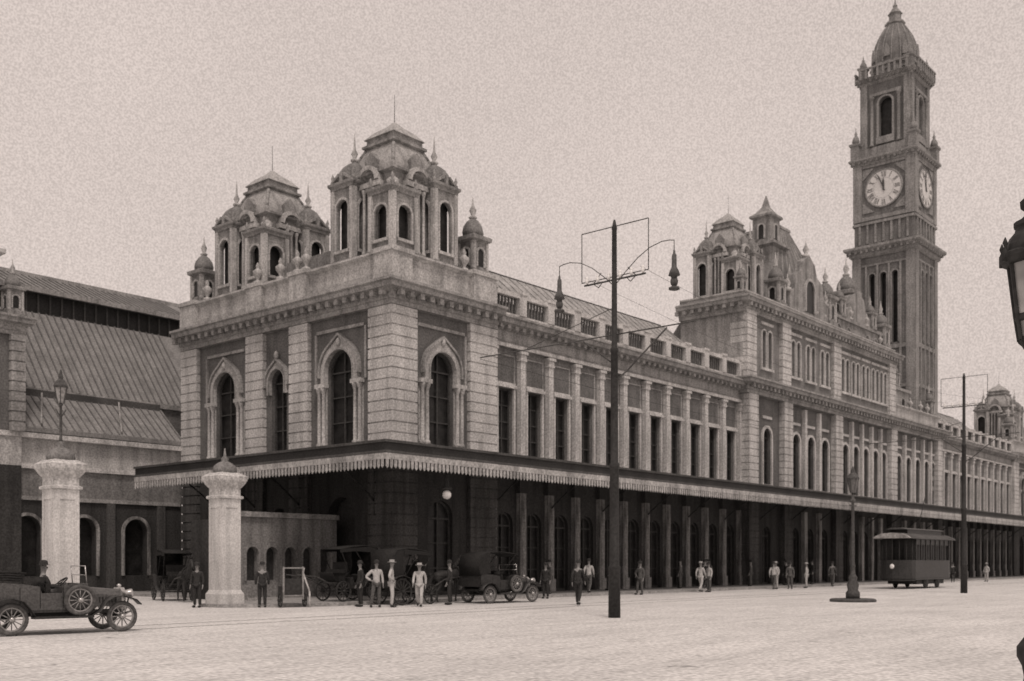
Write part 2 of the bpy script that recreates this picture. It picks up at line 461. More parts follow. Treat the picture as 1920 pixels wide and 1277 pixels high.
# ---- wings
def pilaster_mesh():
    m = MB(STONE); T = F
    m.tbox(T,-.28,.28,0,.34,7.0,7.35); m.tbox(T,-.19,.19,0,.28,7.35,12.45)
    m.tbox(T,-.25,.25,0,.34,12.45,12.55); m.tbox(T,-.22,.22,0,.32,12.55,12.8); m.tbox(T,-.3,.3,0,.4,12.8,12.95)
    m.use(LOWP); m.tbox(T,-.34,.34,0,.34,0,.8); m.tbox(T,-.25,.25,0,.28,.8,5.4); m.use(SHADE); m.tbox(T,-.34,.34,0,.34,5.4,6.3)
    return m.mesh('pilaster')
PIL = pilaster_mesh()
def wing(X0, X1, nb):
    Yw = .3; b = (X1-X0)/nb
    T = lambda u, o, z: (u, Yw-o, z)
    cs = [X0 + b*(i+.5) for i in range(nb)]
    m = MB(WALLM)
    wall(m, T, X0, X1, 6.8, 13.0, [(c, 1.2, 7.4, 10.9, 'rect') for c in cs], -.5, 0)
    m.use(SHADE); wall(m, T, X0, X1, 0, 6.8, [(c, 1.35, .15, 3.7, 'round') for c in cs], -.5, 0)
    m.box(X0, X1, Yw+.5, 16.9, 0, 6.8)
    m.use(STUCCO); m.box(X0, X1, Yw+.5, 16.9, 6.8, 14.6)
    OB('wall', m, ST)
    for c in cs:
        t = MB(STONE)
        for sg in (-1,1):
            t.tbox(T, c+sg*.68-.07, c+sg*.68+.07, 0, .12, 7.38, 10.92)
        t.tbox(T, c-.82, c+.82, 0, .2, 10.92, 11.08); t.tbox(T, c-.74, c+.74, 0, .12, 11.08, 11.2)
        t.use(BRICK); t.tbox(T, c-.76, c+.76, 0, .03, 11.2, 12.72)
        t.use(STUCCO); ring(t, T, c, 1.36, 11.2, 12.6, 'rect', .08, 0, .07)
        t.use(STONE); t.tbox(T, c-.82, c+.82, 0, .2, 7.2, 7.38)
        OB('window_surround', t, ST)
        win('wing', (1.2, 0, 'rect', 3.5, 1, 4), ST, (c, Yw, 7.4))
        win('wgnd', (1.35, 0, 'round', 3.55, 1, 3), ST, (c, Yw, .15))
    for i in range(nb+1):
        OB('pilaster', PIL, ST, (X0+b*i, Yw, 0))
    e = MB(STUCCO)
    e.sweep([(X0,Yw),(X1,Yw)], [(-.5,13.0),(.3,13.0),(.3,13.25),(.36,13.3),(.2,13.32),(.2,13.85),(.3,13.9),(.45,14.05),(.8,14.15),(.85,14.35),(.95,14.4),(.95,14.5),(0,14.6),(-.5,14.6)])
    e.use(STONE); e.tbox(T, X0, X1, .2, .33, 13.02, 13.2)
    e.use(STUCCO)
    k = int((X1-X0)/.6)
    for i in range(k):
        u = X0 + (i+.5)*(X1-X0)/k; e.tbox(T, u-.12, u+.12, .22, .62, 13.9, 14.1)
    OB('cornice', e, ST)
    p = MB(STONE)
    p.tbox(T, X0, X1, -.1, .25, 14.6, 14.85); p.tbox(T, X0, X1, -.12, .28, 15.75, 15.98)
    for i in range(nb+1):
        u = X0+b*i; p.tbox(T, u-.28, u+.28, -.11, .3, 14.85, 15.748)
        p.tbox(T, u-.32, u+.32, -.15, .34, 15.98, 16.12)
    p.use(BRICK)
    for c in cs:
        for j in range(-3, 4): p.tbox(T, c+j*.26-.04, c+j*.26+.04, .0, .1, 14.85, 15.75)
    OB('balustrade', p, ST)
    r = MB(ZINC)
    Tx = lambda u, o, z: (o, u, z)
    r.use(SHADE); r.box(X0, X1, 1.5, 1.6, 14.6, 15.9); r.use(ZINC)  # dark upright sheet stands for the shadow in the gap behind the balustrade
    r.prism(Tx, [(1.6,14.6),(1.6,15.1),(6.2,19.2),(6.8,19.4),(9.5,19.4),(15.8,15.0),(15.8,14.6)], X0, X1)
    r.use(SLATE)
    u = X0+.3
    while u < X1:
        r.prism(Tx, [(1.6,15.1),(1.6,15.14),(6.2,19.24),(6.25,19.2)], u, u+.04); u += .8
    r.use(IRONM); r.box(X0, X1, 6.7, 6.9, 19.4, 19.5)
    OB('roof', r, ST)
wing(7.13, 33.6, 11)
wing(73.7, 99.9, 11)

# ---- central block
cb = MB(BRICK)
Tc = lambda u, o, z: (u, -.15-o, z)
segs = [(35.0,39.1,[37.05]),(40.5,48.3,[41.8,44.4,47.0]),(49.7,60.3,[51.0,53.15,55.3,57.45,59.3]),(61.7,72.5,[63.0,65.4,67.8,70.2,71.9])]
for (a, b, cs) in segs:
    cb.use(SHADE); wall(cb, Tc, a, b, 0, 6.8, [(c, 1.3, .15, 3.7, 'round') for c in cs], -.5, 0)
    cb.use(BRICK); wall(cb, Tc, a, b, 6.8, 13.7, [(c, 1.25, 7.4, 10.9, 'round') for c in cs], -.5, 0)
    for c in cs:
        t = MB(STONE)
        ring(t, Tc, c, 1.25, 7.4, 10.9, 'round', .2, 0, .12)
        t.tbox(Tc, c-.8, c+.8, 0, .18, 7.2, 7.4)
        t.tbox(Tc, c-.72, c+.72, 0, .1, 12.2, 12.4)
        OB('window_surround', t, ST)
        win('cu', (1.25, 0, 'round', 3.5, 1, 4), ST, (c, -.15, 7.4))
        win('cg', (1.3, 0, 'round', 3.55, 1, 3), ST, (c, -.15, .15))
    for c0, c1 in zip(cs[:-1], cs[1:]):
        c_ = (c0+c1)/2
        t = MB(STONE); t.tbox(Tc, c_-.17, c_+.17, 0, .3, 7.0, 13.5)
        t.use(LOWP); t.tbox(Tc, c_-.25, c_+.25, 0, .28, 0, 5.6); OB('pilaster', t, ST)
    if a < 61:
        tops = []
        for c in cs:
            for q in (-.46, .46): tops.append((c+q, .62, 15.9, 18.3, 'round'))
        cb.use(WALLM); wall(cb, Tc, a, b, 14.8, 19.6, tops, -.4, 0)
        for c in cs:
            t = MB(STONE)
            t.tbox(Tc, c-.95, c+.95, 0, .16, 15.7, 15.88); t.tbox(Tc, c-.95, c+.95, 0, .12, 19.0, 19.2)
            for q in (-.46,.46): ring(t, Tc, c+q, .62, 15.88, 18.3, 'round', .1, 0, .1)
            OB('window_surround', t, ST)
        for (c, w, zb, zs, k) in tops: win('ct', (.62, 0, 'round', 2.4, 0, 3), ST, (c, -.15, 15.9))
cb.use(SHADE); cb.box(33.75, 73.5, .35, 16.9, 0, 6.8)
cb.use(STUCCO)
cb.box(33.75, 73.5, .35, 16.9, 6.8, 14.8)
cb.box(33.95, 40.3, .25, 5.0, 14.8, 19.9); cb.box(40.3, 61.3, .25, 9.0, 14.8, 19.9)
TL = lambda u,o,z: (33.6-o, u, z)
wall(cb, TL, -.1, 5.0, 14.8, 19.6, [], -.34, 0)
OB('wall', cb, ST)
for (x0,x1,zt) in [(33.6,35.0,19.6),(39.1,40.5,19.6),(48.3,49.7,19.6),(60.3,61.7,19.6),(72.5,73.8,13.7)]:
    m = MB(STONE); rustic(m, x0, x1, -.6, .9, 6.8, 13.68)
    if zt > 15: rustic(m, x0, x1, -.45, .9, 14.85, zt)
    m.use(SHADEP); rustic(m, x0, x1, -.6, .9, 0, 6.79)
    OB('pier', m, ST)
cornice([(33.6,6),(33.6,-.3),(73.8,-.3),(73.8,1)], 0, True)
cornice([(33.6,5.0),(33.6,-.2),(61.7,-.2),(61.7,6)], 5.75, True, .8)
parapet([(33.7,5),(33.7,-.1),(61.6,-.1),(61.6,6)], 20.55, 21.0)
parapet([(61.7,-.1),(73.8,-.1),(73.8,3)], 14.84, 16.2)
put_turret(ST, (36.2,2.5,20.5), (.84,.84,.96))
for p, s in [((43.0,.9,20.6),1.1),((54.5,1.2,22.1),1.5),((48.9,.6,21.0),1.25),((60.8,.6,21.0),1.1),((40.0,.6,21.0),1.05),((51.2,.4,22.25),.75),((57.8,.4,22.25),.75),((64.6,.8,18.0),.7),((73.0,.5,16.2),.8),((34.4,.5,21.0),.6)]:
    OB('pinnacle', PN, ST, p, 0, s)
for u in (45.9,47.4,52.8,56.2,59.3,62.4,66.8,69.5,71.4): OB('urn', UM, ST, (u, .1, 21.0 if u < 49 else (22.25 if u < 59 else (21.0 if u < 61 else 16.2))))
m = MB(TURR)
m.box(49.2, 59.5, .2, 3.0, 20.6, 22.0); m.box(49.0, 59.7, .0, 3.2, 22.0, 22.25)
for u in (50.5, 52.5, 56.5, 58.4):
    ring(m, lambda u_,o,z:(u_, .2-o, z), u, .8, 20.7, 21.1, 'round', .12, 0, .1)
m.prism(lambda u,o,z:(u,.3-o,z), [(51.8,22.25),(52.0,23.0),(52.9,23.4),(53.2,24.4),(54.5,25.0),(55.8,24.4),(56.1,23.4),(57.0,23.0),(57.2,22.25)], -.8, .2)
OB('attic', m, ST)
m = MB(TURR)
Tg = lambda u,o,z:(u,-.1-o,z)
m.prism(Tg, [(41.0,21.0),(41.0,22.4),(41.7,22.7),(42.0,23.9),(43.0,24.3),(43.4,25.2),(44.4,25.8),(45.4,25.2),(45.8,24.3),(46.8,23.9),(47.1,22.7),(47.8,22.4),(47.8,21.0)], -.6, 0)
m.use(TURL); ring(m, Tg, 44.4, 1.5, 21.3, 23.0, 'round', .2, 0, .14)
for u in (41.0,47.8): m.lathe(u,.1,[(.3,22.4),(.3,22.6),(.12,22.7),(.26,23.0),(.06,23.4),(.03,23.7)],8)
m.lathe(44.4,.2,[(.3,25.7),(.3,25.9),(.12,26.0),(.26,26.3),(.06,26.7),(.03,27.0)],8)
m.use(GLASS); m.prism(Tg, [(45.15,21.3)]+arch(44.4,1.5,23.0)+[(43.65,21.3)], 0, .03)
OB('gable', m, ST)
m = MB(STUCCO); m.box(61.9, 67.5, .5, 4.0, 14.8, 17.8); m.box(61.8, 67.7, .3, 4.2, 17.8, 18.05)
for c in (63.2, 65.8): ring(m, lambda u_,o,z:(u_, .5-o, z), c, .9, 15.6, 16.7, 'round', .15, 0, .12)
m.use(GLASS)
for c in (63.2, 65.8): m.prism(lambda u_,o,z:(u_, .5-o, z), [(c+.45,15.6)]+arch(c,.9,16.7)+[(c-.45,15.6)], 0, .03)
OB('attic', m, ST)
m = MB(TURR); r2 = 1.414
lx_, ly_ = 43.6, 3.2
m.lathe(lx_, ly_, [(1.1*r2,20.5),(1.1*r2,26.6),(1.4*r2,26.75),(1.4*r2,26.95),(.8*r2,27.1),(.78*r2,29.0),(.98*r2,29.15),(.98*r2,29.3),(.6*r2,29.6),(.25*r2,30.1),(.06,31.0)], 4, PI/4, False)
m.use(TURL)
for a in range(4):
    T = FT(lx_, ly_, a*PI/2); ring(m, lambda u,o,z,T=T:T(u,o+1.1,z), 0, .8, 23.2, 24.8, 'round', .16, 0, .12)
    ring(m, lambda u,o,z,T=T:T(u,o+.79,z), 0, .45, 27.4, 28.3, 'round', .12, 0, .1)
m.use(GLASS)
for a in range(4):
    T = FT(lx_, ly_, a*PI/2); m.prism(lambda u,o,z,T=T: T(u,o+1.1,z), [(.4,23.2)]+arch(0,.8,24.8)+[(-.4,23.2)], 0, .03)
    m.prism(lambda u,o,z,T=T: T(u,o+.79,z), [(.22,27.4)]+arch(0,.45,28.3)+[(-.22,27.4)], 0, .03)
OB('lantern', m, ST)
def frustum(mb, b, zb, t, zt):
    (x0,x1,y0,y1) = b; (a0,a1,c0,c1) = t
    mb.add([(x0,y0,zb),(x1,y0,zb),(x1,y1,zb),(x0,y1,zb),(a0,c0,zt),(a1,c0,zt),(a1,c1,zt),(a0,c1,zt)],
           [(0,3,2,1),(4,5,6,7),(0,1,5,4),(1,2,6,5),(2,3,7,6),(3,0,4,7)])
m = MB(SLATE); frustum(m, (39.5,55.5,.8,9.0), 20.6, (44.6,46.4,2.6,5.5), 28.6)
m.use(STUCCO); m.box(44.5,46.5,2.5,5.6,28.6,28.8)
m.use(ZINC)
for k in range(9):
    t = k/8; m.tube((40.2+15.0*t, .8, 20.7), (44.7+1.6*t, 2.6, 28.6), .05, .05, 5)
OB('roof', m, ST)
m = MB(SLATE); frustum(m, (33.8,40.3,5.0,9.0), 14.8, (34.2,40.3,5.0,5.4), 19.6); OB('roof', m, ST)
m = MB(ZINC); frustum(m, (61.6,73.6,1.0,15), 14.8, (61.6,70,5,11), 18.0); OB('roof', m, ST)

# ---- canopy
CP = 5.0; CE = 13.9
m = MB(IRON)
cpath = [(0,CE),(0,0),(107.2,0)]
m.sweep(cpath, [(.05,7.2),(CP,6.6),(CP,6.08),(CP-.12,6.08),(CP-.14,6.4),(.05,6.95)])
m.use(IRONM); m.sweep(cpath, [(CP+.003,6.52),(CP+.1,6.52),(CP+.12,6.62),(CP-.1,6.64),(CP-.1,6.615)])
m.sweep(cpath, [(CP+.003,6.1),(CP+.06,6.1),(CP+.06,6.2),(CP+.003,6.2)])
canopy = OB('canopy', m, ST, label='iron canopy with scalloped pale valance')
v = MB(VAL)
v.sweep(cpath, [(CP+.01,5.84),(CP+.05,5.84),(CP+.05,6.09),(CP+.01,6.09)])
def slats(T, u0, u1):
    u = u0
    while u < u1:
        b = 5.5 + random.uniform(-.012,.012)
        v.prism(T, [(u,5.84),(u+.15,5.84),(u+.15,b+.07),(u+.075,b-.02),(u,b+.07)], CP+.015, CP+.04)
        u += .23
slats(F, -CP-.03, 107.2); slats(L, -CP+.1, CE)
OB('valance', v, canopy)
bm_ = MB(IRON)
bm_.tbox(F, 0, .08, .1, CP-.15, 6.5, 6.62)
for k in range(8):
    t0, t1 = k/8, (k+1)/8
    f = lambda t: (.04, -.15-(CP-1.2)*t, 4.6+1.95*math.sin(t*PI/2))
    bm_.tube(f(t0), f(t1), .045, .045, 6)
bm_.tube((.04,-.12,3.9),(.04,-.12,6.6),.05,.05,6)
BR = bm_.mesh('bracket')
for i in range(22): OB('bracket', BR, canopy, (7.13+4.818*i, .3, 0))
for y in (1.0, 6.6, 10.3, 13.7): OB('bracket', BR, canopy, (-.1, y, 0), -PI/2)
def arc_lamp(root_loc, label):
    e = EMP('hanging_lamp', root_loc, label=label, category='lamp')
    a = MB(IRON); a.lathe(0,0,[(.05,0),(.1,-.05),(.1,-.55),(.22,-.62),(.24,-.7),(.12,-.74)],10); a.tube((0,0,.9),(0,0,0),.015); OB('housing', a, e)
    g = MB(GLOBE); g.ball((0,0,-.92), .2); OB('globe', g, e)
    return e
LP = arc_lamp((-.9,-4.4,5.55), 'round white globe lamp hanging under the canopy')

LWALL = EMP('arcaded_wall', (-5.8,3.6,0), label='low wall with round blind arches beneath the canopy', category='wall')
RND = mat('wall_render', .22, streak=.4)
m = MB(RND)
wall(m, F, 0, 5.5, 0, 3.75, [(.6+i*1.05, .66, .9, 2.1, 'round') for i in range(5)], -.35, 0)
m.use(SHADE); m.box(.05, 5.45, .3, 4.0, 0, 3.7)
OB('wall', m, LWALL)
m = MB(STUCCO); m.tbox(F, -.12, 5.55, -.5, .14, 3.76, 4.0); OB('coping', m, LWALL)
m = MB(RND)
for i in range(5): ring(m, F, .6+i*1.05, .66, .9, 2.1, 'round', .1, 0, .07)
m.tbox(F, 0, 5.5, 0, .1, 0, .7)
OB('trim', m, LWALL)

# ================================================================== CLOCK TOWER
TW = EMP('clock_tower', (73.1,3.9,0), label='tall square brick clock tower with ribbed pointed dome', category='tower')
h = 3.05
m = MB(BRICK2); dk = MB(GLASS)
def stage(m, dk, h, z0, z1, ops, th=.5, mt=BRICK2):
    for a in range(4):
        T = FT(0,0,a*PI/2); TT = lambda u,o,z,T=T: T(u,o+h,z)
        m.use(mt); e = h if a % 2 == 0 else h-th
        wall(m, TT, -e, e, z0, z1, ops, -th, 0)
    dk.box(-h+th+.02, h-th-.02, -h+th+.02, h-th-.02, z0+.1, z1-.1)  # solid dark core, its colour stands for the unlit inside
stage(m, dk, h, 0, 14, [])
stage(m, dk, h, 14.001, 32.4, [(-1.15,.62,23.5,30.3,'round'),(0,.62,23.5,30.3,'round'),(1.15,.62,23.5,30.3,'round')])
m.use(TSTONE)
for a in range(4):
    T = FT(0,0,a*PI/2); TT = lambda u,o,z,T=T: T(u,o+h,z)
    for sg in (-1,1): m.tbox(TT, sg*2.68-.42, sg*2.68+.42, 0 if a%2 else 0, .16, 14, 32.4)
    for u in (-1.15,0,1.15):
        ring(m, TT, u, .62, 23.5, 30.3, 'round', .12, 0, .14)
    for u in (-1.72,-.575,.575,1.72): m.tbox(TT, u-.09, u+.09, 0, .2, 17, 31.4)
    m.tbox(TT, -2.25, 2.25, 0, .12, 31.4, 31.6); m.tbox(TT, -2.25,2.25,0,.14,22.9,23.3); m.tbox(TT, -2.25,2.25,0,.14,19.0,19.3)
OB('shaft', m, TW)
q = 1.4142
def ledge(z, hh, out, t=.9, ma=TSTONE):
    m = MB(ma)
    m.lathe(0,0,[(hh*q,z),((hh+out*.3)*q,z+t*.15),((hh+out*.35)*q,z+t*.4),((hh+out*.85)*q,z+t*.6),((hh+out)*q,z+t*.7),((hh+out)*q,z+t*.88),(hh*q,z+t)],4,PI/4,False)
    k = int(2*hh/.55)
    for a in range(4):
        T = FT(0,0,a*PI/2)
        for i in range(k+1):
            u = -hh + 2*hh*i/k; m.tbox(T, u-.12, u+.12, hh, hh+out*.8, z+t*.35, z+t*.62)
    return OB('cornice', m, TW)
ledge(32.3, h+.15, .65, 1.2)
m = MB(BRICK2)
m.box(-3.0,3.0,-3.0,3.0,33.5,36.0)
m.use(TSTONE)
for a in range(4):
    T = FT(0,0,a*PI/2); TT = lambda u,o,z,T=T: T(u,o+3.0,z)
    for i in range(7):
        u = -2.4+i*.8; m.tbox(TT, u-.1, u+.1, 0, .16, 33.7, 35.6)
    m.tbox(TT,-3.05,3.05,0,.2,35.6,35.85)
m.use(BRICK2); m.box(-2.95,2.95,-2.95,2.95,36.0,41.6)
m.use(TSTONE)
for a in range(4):
    T = FT(0,0,a*PI/2); TT = lambda u,o,z,T=T: T(u,o+2.95,z)
    for sg in (-1,1): m.tbox(TT, sg*2.6-.42, sg*2.6+.4, 0, .2, 36.0, 41.6)
    m.tbox(TT,-2.18,2.18,0,.14,36.02,36.4); m.tbox(TT,-2.18,2.18,0,.14,41.3,41.55)
    for sx in (-1,1):
        for sz in (-1,1): m.prism(TT, [(sx*2.15,39.0+sz*2.2),(sx*2.15,39.0+sz*1.1),(sx*1.0,39.0+sz*2.2)], 0, .1)
OB('clock_stage', m, TW)
ledge(41.5, 2.97, .5, .9)
NUM = ['XII','I','II','III','IV','V','VI','VII','VIII','IX','X','XI']
NUMM = mat('worn_numeral_paint', .16)
def clock_mesh():
    f = MB(WHITE); R = 1.78
    pts = [(R*math.cos(2*PI*i/48), R*math.sin(2*PI*i/48)) for i in range(48)]
    f.prism(F, pts, 0, .12)
    f.use(TSTONE); f.torus((0,-.08,0), R+.06, .09, 40, 8, 'y')
    f.use(NUMM)
    for rr in (R*.97, R*.56): f.torus((0,-.12,0), rr, .01, 48, 5, 'y')
    for i, s in enumerate(NUM):
        a = PI/2 - 2*PI*i/12
        wd = {'I':.13,'V':.27,'X':.27}; tot = sum(wd[c] for c in s); x = -tot/2
        r0, r1 = R*.62, R*.93
        def P(u, r): return (math.cos(a)*r + math.sin(a)*u, math.sin(a)*r - math.cos(a)*u)
        def bar(u0, u1, w=.06):
            p = [P(u0-w/2,r0),P(u0+w/2,r0),P(u1+w/2,r1),P(u1-w/2,r1)]; f.prism(F, p, .12, .14+.003*bar.k); bar.k += 1
        bar.k = 0
        for c in s:
            w = wd[c]
            if c == 'I': bar(x+w/2, x+w/2)
            elif c == 'V': bar(x+w/2, x+.04, .07); bar(x+w/2, x+w-.04, .04)
            else: bar(x+.04, x+w-.04, .04); bar(x+w-.04, x+.04, .07)
            x += w
    mi = MB(IRONM); mi.prism(F, [(-.06,-.35),(-.05,1.2),(0,1.4),(.05,1.2),(.06,-.35)], .19, .22)
    ho = MB(IRONM); ho.prism(F, [(-.09,-.25),(-.1,.7),(0,1.0),(.1,.7),(.09,-.25)], .15, .18)
    return f.mesh('clock_face'), mi.mesh('minute_hand'), ho.mesh('hour_hand')
CM = clock_mesh()
for a in range(4):
    an = a*PI/2; T = FT(0,0,an); p = T(0, 2.955, 39.0)
    c = OB('clock_face', CM[0], TW, p, an)
    mh = OB('minute_hand', CM[1], c); mh.rotation_euler = (0, rad(-22), 0)
    hh = OB('hour_hand', CM[2], c); hh.rotation_euler = (0, rad(-2), 0)
m = MB(BRICK2); hb = 2.45
m.use(TSTONE); m.box(-2.75,2.75,-2.75,2.75,42.4,43.4)
dk2 = MB(GLASS)
stage(m, dk2, hb, 43.4, 49.9, [(0,1.35,44.3,47.6,'round')], .45)
m.use(TSTONE)
for a in range(4):
    T = FT(0,0,a*PI/2); TT = lambda u,o,z,T=T: T(u,o+hb,z)
    ring(m, TT, 0, 1.35, 44.3, 47.6, 'round', .2, 0, .2)
    for sg in (-1,1):
        m.tbox(TT, sg*2.15-.32, sg*2.15+.3, 0, .18, 43.4, 49.9)
        colonnette(m, TT, sg*1.35, .18, 43.5, 48.4, .17)
    m.tbox(TT,-1.6,1.6,0,.25,48.5,48.8); m.tbox(TT,-.9,.9,0,.3,43.6,44.3)
    for i in range(9): m.tbox(TT, -2.3+i*.575-.1, -2.3+i*.575+.1, .62, .78, 50.3, 51.2)
    m.tbox(TT, -2.5, 2.5, .6, .8, 51.2, 51.35)
OB('belfry', m, TW); OB('dark_core', dk2, TW); OB('dark_core', dk, TW)
ledge(49.8, 2.5, .46, .8)
def spire_pin(r, H):
    m = MB(TSTONE)
    m.lathe(0,0,[(r*q,0),(r*q,H*.4),(r*1.3*q,H*.44),(r*1.3*q,H*.5),(r*.9*q,H*.52)],4,PI/4,False)
    m.lathe(0,0,[(r*.95,H*.52),(r,H*.6),(r*.7,H*.7),(r*.3,H*.77),(r*.4,H*.82),(r*.15,H*.88),(.03,H)],8)
    return m.mesh('pinnacle')
P1 = spire_pin(.4, 3.4); P2 = spire_pin(.36, 2.5)
for sx in (-1,1):
    for sy in (-1,1):
        OB('pinnacle', P1, TW, (sx*2.9, sy*2.9, 42.3)); OB('pinnacle', P2, TW, (sx*2.35, sy*2.35, 50.5))
m = MB(TSTONE)
m.lathe(0,0,[(2.2,50.5),(2.2,51.6),(2.45,51.75),(2.45,51.95),(2.2,52.05)],8,PI/8,False)
m.use(BRICK2)
DP = [(2.2,52.0),(2.22,52.7),(2.12,53.5),(1.92,54.2),(1.64,54.9),(1.3,55.5),(.98,56.0)]
m.lathe(0,0,DP+[(.8,56.3)],16,PI/16,False)
m.use(TSTONE)
for k in range(16):
    a = PI/16+k*PI/8; m.path([(r*math.cos(a), r*math.sin(a), z) for r, z in DP], .085, 5)
for k in range(8):
    T = FT(0,0,k*PI/4)
    ring(m, lambda u,o,z,T=T:T(u,o+2.03,z), 0, .6, 50.6, 51.0, 'round', .12, 0, .12)
    m.prism(T, [(-.3,52.4),(-.3,53.1),(0,53.7),(.3,53.1),(.3,52.4)], 1.6, 2.34)
m.lathe(0,0,[(.8,56.2),(1.0,56.32),(1.0,56.48),(.62,56.6),(.58,57.3),(.74,57.42),(.5,57.7),(.22,58.1),(.24,58.3),(.08,58.5),(.03,59.2)],8,PI/8,False)
OB('dome', m, TW)

# ================================================================== TRAIN SHED + LEFT PAVILION
SH = EMP('train_shed', (-9.5,17.5,0), label='long train shed with ribbed sheet roof and dark clerestory', category='building')
Tx = lambda u, o, z: (o, u, z)
X1s = 116.0
m = MB(SHEDR)
m.prism(Tx, [(-.3,8.35),(-.3,8.6),(2.2,10.7),(2.2,10.3)], 0, 9.42)
m.prism(Tx, [(2.3,8.4),(2.3,10.9),(6.4,16.0),(6.4,8.4)], 0, X1s)
k = 0.0
m.use(SHEDB)
while k < 12:
    if k < 9.3: m.prism(Tx, [(-.28,8.6),(-.28,8.66),(2.2,10.76),(2.2,10.7)], k, k+.07)
    m.prism(Tx, [(2.3,10.9),(2.3,10.97),(6.4,16.07),(6.4,16.0)], k, k+.08); k += .42
m.use(STUCCO)
for k in (1.2, 5.6):
    m.tube((k, -.3, 8.8), (k+1.2, 2.2, 10.9), .05, .05, 5)
m.box(0, X1s, 2.12, 2.3, 10.72, 11.0)
m.use(IRONM); m.box(0, 9.3, 2.0, 2.12, 10.2, 10.9)
OB('roof', m, SH)
m = MB(IRON); m.box(0, X1s, 6.6, 22, 14, 17.2)
m.use(IRONM)
k = 0.0
while k < 14: m.box(k, k+.1, 6.5, 6.6, 16.0, 17.2); k += .7
OB('clerestory', m, SH)
m = MB(SHEDR); m.prism(Tx, [(6.1,17.2),(6.1,17.35),(9.6,18.9),(13,19.2),(20,18.5),(22.5,17.2)], 0, X1s)
m.use(SHEDB); k = 0.0
while k < 14: m.prism(Tx, [(6.1,17.35),(6.1,17.41),(9.6,18.96),(9.6,18.9)], k, k+.06); k += .42
m.use(STUCCO); m.box(0, X1s, 5.98, 6.1, 17.12, 17.4); m.box(0, X1s, 9.5, 9.8, 18.85, 19.1)
OB('ridge_roof', m, SH)
m = MB(SHADE)
wall(m, F, -7, 9.45, 0, 6.6, [(-5.4+3.0*i, 1.4, 1.0, 3.4, 'round') for i in range(5)], -.5, 0)
m.use(WALLM); m.tbox(F, -7, 9.45, .002, .05, 5.1, 6.5)
m.use(PARA); wall(m, F, -7, 9.45, 6.6, 8.3, [], -.5, 0)
m.use(STONE); m.tbox(F, -7, 9.3, 0, .35, 8.05, 8.3); m.tbox(F, -7, 9.3, 0, .2, 6.5, 6.75); m.use(STUCCO); m.tbox(F,-7,9.3,0,.12,4.9,5.1)
m.use(GLASS); m.box(-6.9, 9.4, .52, 2.1, .1, 6.4); m.use(STUCCO); m.box(-6.9,9.4,.6,2.2,6.5,8.3)
OB('wall', m, SH)
for i in range(5):
    m = MB(LOWP); ring(m, F, -5.4+3.0*i, 1.4, 1.0, 3.4, 'round', .16, 0, .1); OB('arch_surround', m, SH)
for i in range(6):
    m = MB(SHADEP); m.tbox(F, -6.9+3.0*i-.22, -6.9+3.0*i+.22, 0, .16, 0, 4.88); OB('pilaster', m, SH)

LPV = EMP('end_pavilion', (-10.35,17.2,0), label='ornate stone end pavilion beside the train shed', category='building')
m = MB(BRICK)
wall(m, F, -8, .4, 8.3, 13.3, [(-1.2,1.5,8.6,10.9,'round'),(-3.8,1.5,8.6,10.9,'round'),(-6.4,1.5,8.6,10.9,'round')], -.5, 0)
m.box(-7.9,1.0,.5,9,0,14.4); m.use(PARA); m.box(-8,1.05,.05,.5,6.6,8.3); m.use(SHADE); m.box(-8,1.05,.05,.5,0,6.6)
m.use(STUCCO); m.box(-7.9,-.1,.3,6,14.2,16.9)
OB('wall', m, LPV)
m = MB(STUCCO)
rustic(m, .4, 1.1, -.3, .8, 8.3, 13.1, .5); OB('pier', m, LPV)
m = MB(STUCCO)
m.sweep([(-8,0),(1.0,0),(1.0,9)], [(o*.6,(z-13.7)*.9+13.1) if o>0 else (o,(z-13.7)*.9+13.1) for o,z in PCOR]); OB('cornice', m, LPV)
m = MB(STONE); m.sweep([(-8,.3),(-.1,.3),(-.1,6)], [(-.3,16.9),(.1,16.9),(.35,17.1),(.35,17.3),(-.3,17.35)]); OB('cornice', m, LPV)
for c in (-1.2,-3.8,-6.4):
    m = MB(STONE); ring(m, F, c, 1.5, 8.6, 10.9, 'round', .25, 0, .14); OB('window_surround', m, LPV)
for c in (-1.2,-3.8,-6.4): win('pavE', (1.5,0,'round',2.3,1,3), LPV, (c,0,8.6))
OB('pinnacle', PN, LPV, (.72,.3,14.1), 0, .72); OB('pinnacle', PN, LPV, (-.75,.8,17.3), 0, .8)

# ================================================================== GATE PILLARS
gp = EMP('gate_pillar', (-10.0,-1.35,0), label='square pale stone gate pillar with moulded cap', category='pillar', group='stone gate pillars')
m = MB(mat('gate_stone', .58, streak=.2, var=.1, fine=18, grain=.16)); q = 1.4142
m.lathe(0,0,[(.52*q,0),(.52*q,.5),(.46*q,.6),(.43*q,.66),(.425*q,4.12)],4,PI/4,False)
for a in range(4):
    T = FT(0,0,a*PI/2); ring(m, lambda u,o,z,T=T: T(u,o+.43,z), 0, .5, .9, 3.8, 'rect', .05, -.02, .02)
OB('shaft', m, gp)
m = MB(STONE)
m.lathe(0,0,[(.42*q,4.12),(.5*q,4.16),(.5*q,4.24),(.42*q,4.28),(.42*q,4.55),(.52*q,4.68),(.6*q,4.84),(.62*q,5.0),(.55*q,5.06),(.4*q,5.15)],4,PI/4,False)
OB('cap', m, gp)
m = MB(SLATE); m.lathe(0,0,[(.42,5.13),(.46,5.22),(.42,5.4),(.28,5.52),(.12,5.6),(.15,5.68),(.06,5.8),(.02,6.1)],12)
OB('finial', m, gp)
g2 = DUP(gp, (-15.75,.1,0), label='square pale stone gate pillar topped by a slim iron lamp'); g2.scale = (1.06,1.06,1.03)
